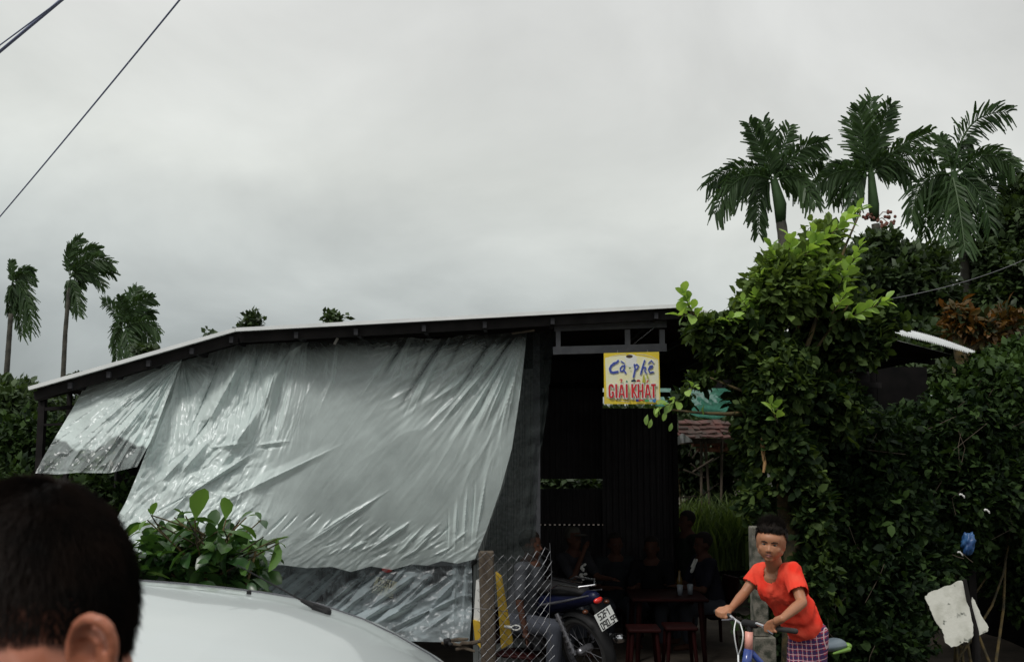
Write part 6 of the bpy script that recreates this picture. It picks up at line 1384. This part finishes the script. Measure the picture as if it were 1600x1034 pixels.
def boy():
    u = Vector((0, 0, 1)); h, r, bb = BH, BR, BBK
    root = thing('person', 'boy in a bright orange red T-shirt and checked shorts standing over the small bicycle', 'person', (bb.x, bb.y, 0))
    hc = P(1204.5, 848, 4.93)                       # head centre
    nb = P(1212, 892, 5.02)                         # neck base
    shR = P(1187, 893, 5.14); shL = P(1238, 893, 4.93)          # viewer-left / viewer-right shoulder
    elR = P(1163, 926, 5.12); wrR = P(1142, 950, 5.04); elL = P(1253, 941, 4.80); wrL = P(1222, 966, 4.66)
    ch = P(1217, 918, 5.05); wa = P(1244, 958, 5.13); pv = P(1262, 988, 5.18)
    hpR = pv + r * .035; hpL = pv - r * .04
    pdR = bb + r * .13 + h * .13 - u * .02; pdL = bb - r * .13 - h * .13 - u * .02
    knR = hpR + h * .05 - u * .31; knL = hpL + h * .04 - u * .30
    anR = pdR + u * .09 - h * .05; anL = pdL + u * .09 - h * .05
    # ---- head in its own frame: x = boy's left (viewer's right), -y = facing
    yaw = math.radians(-20); pitch = math.radians(4); roll = math.radians(5)
    Rh = Matrix.Rotation(yaw, 3, 'Z') @ Matrix.Rotation(roll, 3, 'Y') @ Matrix.Rotation(pitch, 3, 'X'); K = .85
    def Hd(x, y, z): return hc + Rh @ (Vector((x, y, z)) * K)
    mb = MB()
    mb.ell(Hd(0, .015, .022), (.073, .088, .076), Rh, 24, 16); mb.ell(Hd(0, -.022, -.026), (.056, .062, .058), Rh, 20, 14); mb.ell(Hd(0, -.055, .032), (.052, .034, .034), Rh)
    mb.ell(Hd(0, -.058, -.080), (.022, .020, .015), Rh); mb.cap(Hd(0, -.055, -.080), Hd(.052, .0, -.048), .014, .018); mb.cap(Hd(0, -.055, -.080), Hd(-.052, .0, -.048), .014, .018)
    for s in (-1, 1):
        mb.ell(Hd(s * .034, -.056, -.026), (.022, .020, .020), Rh); mb.ell(Hd(s * .073, .014, -.012), (.008, .018, .027), Rh @ Matrix.Rotation(s * .15, 3, 'Z')); mb.ell(Hd(s * .0125, -.088, -.031), (.0085, .009, .0065), Rh, 10, 8)
        mb.cap(Hd(s * .010, -.083, .012), Hd(s * .046, -.071, .016), .0075, .0065, 8); mb.ell(Hd(s * .028, -.068, .000), (.016, .012, .009), Rh)
    mb.cap(Hd(0, -.082, .004), Hd(0, -.096, -.026), .0065, .0095, 10)
    mb.ell(Hd(0, -.080, -.050), (.021, .010, .006), Rh); mb.ell(Hd(0, -.078, -.060), (.018, .010, .0065), Rh)
    V1, F1 = remesh(mb, .0032, 5)
    # mouth groove, eye hollows pressed in
    Rinv = Rh.transposed(); L = (V1 - np.array(hc)) @ np.array(Rinv).T / K
    front = L[:, 1] < -.04
    g = np.exp(-((L[:, 2] + .0550) / .0022) ** 2) * (np.abs(L[:, 0]) < .021) * front * .006
    for s in (-1, 1): g += np.exp(-(((L[:, 0] - s * .029) / .013) ** 2 + ((L[:, 2] - .003) / .0055) ** 2)) * front * .0065
    V1 += (np.array(Rh @ Vector((0, 1, 0)))[None] * g[:, None])
    # ---- rest of the body, one surface with the head
    mb = MB()
    mb.cap(Hd(0, .02, -.05), nb + Vector((0, 0, .0)), .040, .042, 14); mb.cap(nb, nb - u * .03, .042, .06); mb.cap(nb - u * .02, shR, .040, .040); mb.cap(nb - u * .02, shL, .040, .040)
    mb.cap(shR + (ch - shR) * .25, ch + r * .05, .055, .07); mb.cap(shL + (ch - shL) * .25, ch - r * .05, .055, .07); mb.cap(ch, wa, .080, .066); mb.cap(wa, pv, .066, .072)
    mb.cap(shR, elR, .033, .024); mb.cap(elR, elR.lerp(wrR, .35), .0245, .025); mb.cap(elR.lerp(wrR, .35), wrR, .025, .016)
    mb.cap(shL, elL, .033, .025); mb.cap(elL, elL.lerp(wrL, .35), .025, .0255); mb.cap(elL.lerp(wrL, .35), wrL, .0255, .017)
    # hands closed round the grips
    def hand(w, knuck, bar_d, thumb_side):
        """w wrist, knuck centre of the knuckles on top of the grip, bar_d direction along the grip (index -> little finger)"""
        f = (knuck - w).normalized(); mb.cap(w, w.lerp(knuck, .5), .0185, .021, 10)
        for q in range(4):
            k0 = knuck + bar_d * (q - 1.5) * .0165; ln = (.026, .030, .028, .022)[q]; mb.cap(w + f * .012 + bar_d * (q - 1.5) * .006, k0, .013, .0098, 8)
            k1 = k0 + f * ln * .85 - u * ln * .35; k2 = k1 - u * .020 - f * .001; k3 = k2 - f * .014 - u * .006
            mb.cap(k0, k1, .0092, .0085, 8); mb.cap(k1, k2, .0085, .0075, 8); mb.cap(k2, k3, .0075, .0065, 8)
        t0 = w + f * .02 - bar_d * .018; t1 = t0 + f * .024 - bar_d * .014 - u * .012; t2 = t1 + f * .018 - u * .016; mb.cap(t0, t1, .011, .0095, 8); mb.cap(t1, t2, .0092, .0075, 8)
    gR0, gR1 = P(1140, 961, 4.99), P(1119, 955, 5.05); gL0, gL1 = P(1196, 979, 4.76), P(1243, 985.5, 4.61)
    hand(wrR, gR0.lerp(gR1, .48) + u * .018 + h * -.006, (gR1 - gR0).normalized(), 1)
    hand(wrL, gL0.lerp(gL1, .20) + u * .024 + Vector((0, -.022, 0)), (gL1 - gL0).normalized(), -1)
    for (hp, kn, an) in ((hpR, knR, anR), (hpL, knL, anL)):
        mb.cap(hp, kn, .058, .045); mb.cap(kn, kn.lerp(an, .35), .046, .045); mb.cap(kn.lerp(an, .35), an, .045, .028); mb.cap(an - u * .03 - h * .03, an + h * .10 - u * .055, .028, .024)
    V2, F2_ = remesh(mb, .0036, 1)
    # weld both in a final pass
    mb = MB(); mb.add(V1.tolist(), F1); mb.add(V2.tolist(), F2_); V, Fc = remesh(mb, .0028, 1)
    mk('body', V, Fc, SKB, root, True)
    # ---- face details
    for s in (-1, 1):
        mb = MB(); mb.ell(Hd(s * .0290, -.0745, .0030), (.0125, .0060, .0040), Rh @ Matrix.Rotation(s * -.10, 3, 'Y'), 14, 10); mb.obj('eye', mat('eye_white', (.22, .17, .14), None, 5, .3), root, smooth=True)
        mb = MB(); mb.ell(Hd(s * .0285, -.0790, .0028), (.0060, .0028, .0044), Rh, 12, 8); mb.obj('iris', M['ink'], root, smooth=True)
        mb = MB(); mb.cap(Hd(s * .0165, -.0805, .0070), Hd(s * .042, -.0725, .0062), .0026, .0020, 6); mb.obj('eyelid', mat('lash', (.04, .022, .016), None, 5, .6), root)
        mb = MB(); mb.tube([Hd(s * .0100, -.0905, .0150), Hd(s * .026, -.0885, .0200), Hd(s * .046, -.0775, .0185)], [.0026, .0038, .0018], 6); mb.obj('eyebrow', HAIR, root)
        mb = MB(); mb.ell(Hd(s * .0082, -.0985, -.0370), (.0034, .0034, .0024), Rh, 8, 6); mb.obj('nostril', M['ink'], root)
    mb = MB(); mb.tube([Hd(-.021, -.0825, -.0575), Hd(-.008, -.0915, -.0540), Hd(0, -.0925, -.0550), Hd(.008, -.0915, -.0540), Hd(.021, -.0825, -.0575)], [.0012, .0022, .0024, .0022, .0012], 6); mb.obj('mouth_line', mat('lip_shadow', (.10, .03, .025), None, 5, .6), root)
    lp = mat('lips', (.36, .13, .10), (.3, .11, .08), 8, .45)
    mb = MB(); mb.tube([Hd(-.016, -.0850, -.0610), Hd(0, -.0905, -.0625), Hd(.016, -.0850, -.0610)], [.0012, .0042, .0012], 8); mb.tube([Hd(-.017, -.0845, -.0530), Hd(-.005, -.0910, -.0505), Hd(.005, -.0910, -.0505), Hd(.017, -.0845, -.0530)], [.001, .0030, .0030, .001], 8); mb.obj('lips', lp, root, smooth=True)
    # ---- hair: cap of hair plus tufts standing up at the front
    mb = MB(); mb.ell(Hd(0, .020, .036), (.0795, .090, .082), Rh, 24, 16); mb.ell(Hd(0, .045, .0), (.072, .066, .072), Rh); mb.ell(Hd(.0, -.020, .088), (.056, .050, .034), Rh); V, Fc = remesh(mb, .006, 2)
    Lc = (V - np.array(hc)) @ np.array(Rinv).T / K
    hl = .038 + .012 * np.sin(Lc[:, 0] * 60 + 1) * .3 + 0 * V[:, 0]
    keep = (Lc[:, 2] > np.where(Lc[:, 1] < -.030, .064 + .006 * np.sin(Lc[:, 0] * 260) + .005 * np.sin(Lc[:, 0] * 97 + 1), np.where(Lc[:, 1] < .005, .012 + (-.030 - Lc[:, 1]) * -0.0 + (.005 - Lc[:, 1]) * .9, np.where(Lc[:, 1] < .03, .012 - (Lc[:, 1] - .005) * 2.0, -.055))))
    idx = set(np.nonzero(keep)[0].tolist()); Fc = [q for q in Fc if all(i in idx for i in q)]; mk('hair', V, Fc, HAIR, root, True)
    R = random.Random(3); mb = MB()
    for k in range(3200):
        a = R.uniform(0, 6.283); z = R.uniform(.15, 1); rr = math.sqrt(1 - z * z)
        n = Vector((rr * math.cos(a), rr * math.sin(a), z)); p = Vector((n.x * .079, .018 + n.y * .090, .036 + n.z * .082))
        if p.y < -.03 and p.z < .047: continue
        if p.z < .03 and p.y < .01: continue
        d = (n * .5 + Vector((R.uniform(-.35, .35), -.25 * (p.y < .02), .75 + R.uniform(-.2, .4)))).normalized(); l = R.uniform(.018, .050) * (1.45 if p.y < .02 and p.z > .08 else .8)
        q0 = Hd(*p); q1 = Hd(*(p + d * l * .6)); q2 = Hd(*(p + d * l + Vector((0, 0, -.003)))); w = Vector((.0012, 0, 0)) if R.random() < .7 else Vector((0, .0012, 0))
        mb.add([q0 - w, q0 + w, q1 + w * .8, q1 - w * .8, q2], [(0, 1, 2, 3), (3, 2, 4)])
    for k in range(1500):      # ragged fringe line
        x = R.uniform(-.066, .070); y = -.070 + .35 * x * x / .07 * 2.2; p = Vector((x, y + .004 - R.uniform(-.012, .006), .054 + R.uniform(0, .042) + .006 * math.sin(x * 90))); l = R.uniform(.012, .030) * (1.2 if x > .02 else .8)
        q0 = Hd(*p); q1 = Hd(p.x + R.uniform(-.004, .008), p.y - .006, p.z - l); w = Vector((.0018, 0, 0)); mb.add([q0 - w, q0 + w, q1], [(0, 1, 2)])
    mb.obj('hair_tufts', HAIR, root, kind='stuff')
    # ---- T-shirt
    mb = MB(); mb.cap(nb - u * .035, shR - u * .004, .050, .050); mb.cap(nb - u * .035, shL - u * .004, .052, .050)
    mb.cap(shR + (ch - shR) * .25, ch + r * .05, .068, .082); mb.cap(shL + (ch - shL) * .25, ch - r * .05, .068, .084); mb.cap(ch, wa, .096, .088); mb.cap(wa, wa.lerp(pv, .55), .088, .094)
    seR = shR.lerp(elR, .60); seL = shL.lerp(elL, .72); mb.cap(shR, seR, .048, .046); mb.cap(shL, seL, .050, .050); mb.cap(nb - u * .03 - h * .05, wa - h * .04, .06, .085)
    V, Fc = remesh(mb, .0055, 4)
    # cloth folds
    ax = (wa - ch).normalized(); s = V @ np.array(ax); t = V @ np.array(r); q = V[:, 2]
    N0 = np.array(nb); nrmv = V - (np.array(ch) + ((V - np.array(ch)) @ np.array(ax))[:, None] * np.array(ax)[None]); nrmv = nrm(nrmv)
    w = .011 * (fbm(s * 14 + t * 9, t * 26 - s * 6, 3) - .5) * 2 + .007 * np.sin(s * 70 + t * 40 + 3 * fbm(t * 10, s * 10, 2)) * smooth01((s - (np.array(wa) @ np.array(ax)) + .13) / .1)
    V = V + nrmv * w[:, None]
    # open the neckline and the sleeve / hem ends
    rel = V - np.array(nb); dn = np.where((rel @ np.array(h)) > -.03, ((rel @ np.array(r)) / .052) ** 2 + ((rel[:, 2] - .012) / .062) ** 2, 2.0)
    def beyond(a, b, k): d = (Vector(b) - Vector(a)); L_ = d.length; d.normalize(); pr = (V - np.array(a)) @ np.array(d); rad = np.linalg.norm((V - np.array(a)) - pr[:, None] * np.array(d)[None], axis=1); return (pr > L_ * k) & (rad < .075)
    hd_ = np.array((pv - wa).normalized()); prh = (V - np.array(wa)) @ hd_
    ok = (dn > 1) & ~beyond(shR, elR, .60) & ~beyond(shL, elL, .70) & (prh < (pv - wa).length * .62 + .05) ; ok &= ~((V[:, 2] > nb.z - .004) & (np.linalg.norm((V - np.array(nb))[:, :2], axis=1) < .055))
    idx = set(np.nonzero(ok)[0].tolist()); Fc = [f_ for f_ in Fc if all(i in idx for i in f_)]
    shm = mat('orange_red_cotton', (.78, .035, .018), (.80, .12, .07), 9, .9, bump=.2, bscale=90, contrast=(.35, .8), spec=.2)
    so = mk('t_shirt', V, Fc, shm, root, True); md = so.modifiers.new('s', 'SOLIDIFY'); md.thickness = .003
    nt = shm.node_tree
    # faded grey print on the chest
    mb = MB(); R = random.Random(7); axd = ax; side = (Vector((-1, -1, 0)).normalized())
    for k in range(9):
        c = P(1222 + R.uniform(-8, 9), 930 + R.uniform(-16, 14), 4.925 + R.uniform(-.0, .0)); 
    # ---- checked shorts
    mb = MB(); mb.cap(wa.lerp(pv, .4), pv, .078, .084); mb.cap(hpR, hpR.lerp(knR, .85), .068, .064); mb.cap(hpL, hpL.lerp(knL, .85), .070, .066); V, Fc = remesh(mb, .008, 3)
    V += nrm(V - np.array(pv)) * (.006 * (fbm(V[:, 0] * 16, V[:, 2] * 16, 3) - .5) * 2)[:, None]
    m, nt, b = base_mat('checked_cotton'); N = nt.nodes.new; Lk = nt.links.new; b.inputs['Roughness'].default_value = .9
    tc = N('ShaderNodeTexCoord'); mp = N('ShaderNodeMapping'); mp.inputs['Rotation'].default_value = (0, math.radians(8), math.radians(40)); Lk(tc.outputs['Object'], mp.inputs[0]); sp_ = N('ShaderNodeSeparateXYZ'); Lk(mp.outputs[0], sp_.inputs[0])
    def band(axis, per, off, width):
        a = N('ShaderNodeMath'); a.operation = 'MULTIPLY_ADD'; a.inputs[1].default_value = 1 / per; a.inputs[2].default_value = off; Lk(sp_.outputs[axis], a.inputs[0]); f_ = N('ShaderNodeMath'); f_.operation = 'FRACT'; Lk(a.outputs[0], f_.inputs[0])
        c = N('ShaderNodeMath'); c.operation = 'LESS_THAN'; c.inputs[1].default_value = width; Lk(f_.outputs[0], c.inputs[0]); return c.outputs[0]
    col = (.16, .02, .07, 1); last = None
    def over(prev, fac, c):
        mx = N('ShaderNodeMix'); mx.data_type = 'RGBA'; Lk(fac, mx.inputs[0])
        if prev is None: mx.inputs[6].default_value = (.30, .02, .06, 1)
        else: Lk(prev, mx.inputs[6])
        mx.inputs[7].default_value = c; return mx.outputs[2]
    last = over(None, band('X', .026, 0, .42), (.06, .02, .08, 1)); last = over(last, band('Z', .026, .1, .42), (.05, .02, .09, 1)); last = over(last, band('X', .026, .3, .12), (.55, .40, .42, 1)); last = over(last, band('Z', .026, .38, .12), (.55, .38, .42, 1))
    Lk(last, b.inputs['Base Color']); mk('shorts', V, Fc, m, root, True)
    mb = MB()
    for an in (anR, anL): mb.cap(an - u * .06 - h * .04, an + h * .12 - u * .07, .026, .03, 10)
    mb.obj('sandals', M['black'], root)
boy()

# ================================================================== PERSON CLOSE TO THE CAMERA (back of the head)
def near_head():
    Y = .80; k = Y / F                                   # metres per photo pixel here
    c = P(24, 952, Y)
    root = thing('person', 'back of a black haired head with one ear, close by at the lower left corner', 'person', (c.x, Y, 0))
    skn = mat('near_skin', (.40, .145, .08), (.30, .10, .055), 9, .45, bump=.12, bscale=90); skn.node_tree.nodes['Principled BSDF'].inputs['Subsurface Weight'].default_value = .12; skn.node_tree.nodes['Principled BSDF'].inputs['Subsurface Radius'].default_value = (.01, .004, .002)
    def Q(px, py, dy=0): return P(px, py, Y + dy)
    mb = MB(); mb.ell(c + Vector((0, .02, 0)), (150 * k, .088, 192 * k), None, 32, 22); mb.ell(Q(50, 1040, .03), (138 * k, .08, .07))
    mb.cap(Q(-30, 1010, -.02), Q(30, 1060, -.03), .05, .045, 16)                      # cheek and jaw
    mb.cap(Q(90, 1090, .03), Q(110, 1280, .06), .062, .07, 18); mb.cap(Q(-10, 1100, -.01), Q(40, 1090, 0), .035, .035)
    mb.cap(Q(-260, 1420, .06), Q(420, 1420, .10), .075, .075, 16); mb.cap(Q(80, 1380, .08), Q(80, 1900, .1), .14, .15, 18)
    # ear
    e = []
    for (x, y, d, r) in ((116, 1046, -.074, 5), (111, 1020, -.080, 5), (113, 993, -.086, 6), (122, 975, -.092, 7.5), (138, 966, -.097, 8), (156, 969, -.100, 8), (169, 980, -.100, 7.5), (176, 998, -.098, 7), (177, 1020, -.095, 7), (171, 1044, -.090, 8), (160, 1064, -.086, 9), (146, 1082, -.080, 10)): e.append((Q(x, y, d), r * k * 1.15))
    for (a, ra), (b, rb) in zip(e[:-1], e[1:]): mb.cap(a, b, ra, rb, 12)
    a2 = [(128, 992, -.084, 6), (143, 990, -.090, 6.5), (154, 1002, -.092, 7), (158, 1022, -.090, 7), (154, 1044, -.086, 7), (142, 1060, -.082, 7)]
    q = [(Q(x, y, d), r * k) for x, y, d, r in a2]
    for (a, ra), (b, rb) in zip(q[:-1], q[1:]): mb.cap(a, b, ra, rb, 10)
    mb.cap(Q(150, 986, -.090), Q(166, 1000, -.086), 6 * k, 6 * k, 8)
    mb.ell(Q(142, 1020, -.068), (34 * k, .014, 56 * k), (0, math.radians(-8), 0), 20, 14); mb.cap(Q(112, 1030, -.072), Q(116, 1046, -.074), 8 * k, 8 * k, 8)
    V, Fc = remesh(mb, .0026, 3)
    # widen behind the ear so that it grows out of the head
    mk('body', V, Fc, skn, root, True)
    # hair: dark scalp shell with dense short strands
    def inside_ear(p): return False
    cx = np.array(c + Vector((0, .02, 0))); rr = np.array([150 * k, .088, 192 * k])
    rng = np.random.default_rng(17); n = 95000; d = nrm(rng.normal(size=(n, 3))); pts = cx + d * rr * rng.uniform(.985, 1.02, (n, 1))
    # photo position of each root, to find the hairline round the ear and on the neck
    vx = (pts[:, 0] / pts[:, 1]) * F; dz = (pts[:, 2] - CAMZ) / pts[:, 1]; py = 517 - F * (dz * cp - sp) / (cp + dz * sp); px = 800 + vx / (cp + dz * sp)
    facing = d[:, 1] < .25
    sk = (px < 108) & (py > 1022 + (px - 10) * -.20) | ((px - 140) ** 2 / 40 ** 2 + (py - 1012) ** 2 / 50 ** 2 < 1)
    prob = np.ones(n); side = (px < 120) & (py > 900); prob[side] = np.clip(1.3 - (py[side] - 955) / 60, .12, 1)
    ok = ~(sk & (d[:, 1] < 0)) & (rng.random(n) < prob) & (d[:, 2] > -.55)
    pts = pts[ok]; d = d[ok]; px = px[ok]; py = py[ok]; m = len(pts)
    whorl = np.array([.25, 0, .9]); tang = nrm(np.cross(np.cross(d, whorl), d)) * -1
    fl = nrm(tang * .9 + d * .42 + rng.normal(size=(m, 3)) * .22 + np.array([0.1, -.05, -.25])); ln = rng.uniform(.008, .018, (m, 1)) * np.where((py > 930)[:, None] & (px < 130)[:, None], .55, 1)
    mid = pts + fl * ln * .55; tip = pts + fl * ln + np.array([0, 0, -.15]) * ln
    wd = nrm(np.cross(fl, np.array([0, 1.0, .1]))) * .00026
    V = np.stack([pts - wd, pts + wd, mid + wd * .9, mid - wd * .9, tip], 1).reshape(-1, 3)
    Fa = np.array([[0, 1, 2], [0, 2, 3], [3, 2, 4]]); Fa = (Fa[None] + (np.arange(m) * 5)[:, None, None]).reshape(-1, 3)
    hm = mat('brown_black_hair', (.005, .004, .0035), (.013, .008, .006), 30, .6, spec=.12)
    mk('hair', V, Fa, hm, root, kind='stuff')
    mb = MB(); mb.ell(tuple(cx), tuple(rr * 1.004), None, 60, 44); V = np.array(mb.v); dd = (V - cx) / rr
    vx = (V[:, 0] / V[:, 1]) * F; dz = (V[:, 2] - CAMZ) / V[:, 1]; py = 517 - F * (dz * cp - sp) / (cp + dz * sp); px = 800 + vx / (cp + dz * sp)
    bad = ((px < 122) & (py > 955 + 9 * np.sin(px / 9)) & (dd[:, 1] < 0)) | (dd[:, 2] < -.6) | (((px - 140) ** 2 / 42 ** 2 + (py - 1015) ** 2 / 54 ** 2 < 1) & (dd[:, 1] < 0))
    Fc = [f_ for f_ in mb.f if not any(bad[i] for i in f_)]; mk('scalp', V, Fc, hm, root, True)
    # dark shirt on the shoulders, below the picture
    mb = MB(); mb.cap(Q(-260, 1430, .06), Q(420, 1430, .10), .09, .09, 16); mb.cap(Q(80, 1400, .08), Q(80, 1900, .1), .16, .17, 18); V, Fc = remesh(mb, .014, 2); mk('shirt', V, Fc, mat('dark_shirt', (.04, .045, .06), None, 6, .9), root, True)
    mb = MB(); mb.cap(Q(40, 1850, .1), (c.x - .05, Y + .1, .12), .11, .06, 14); mb.cap(Q(140, 1850, .1), (c.x + .15, Y + .1, .12), .11, .06, 14); mb.cap((c.x - .05, Y + .1, .06), (c.x - .05, Y - .08, .05), .05, .045); mb.cap((c.x + .15, Y + .1, .06), (c.x + .15, Y - .08, .05), .05, .045)
    V, Fc = remesh(mb, .02, 2); mk('trousers', V, Fc, mat('near_trousers', (.05, .05, .055), None, 6, .9), root, True)
near_head()
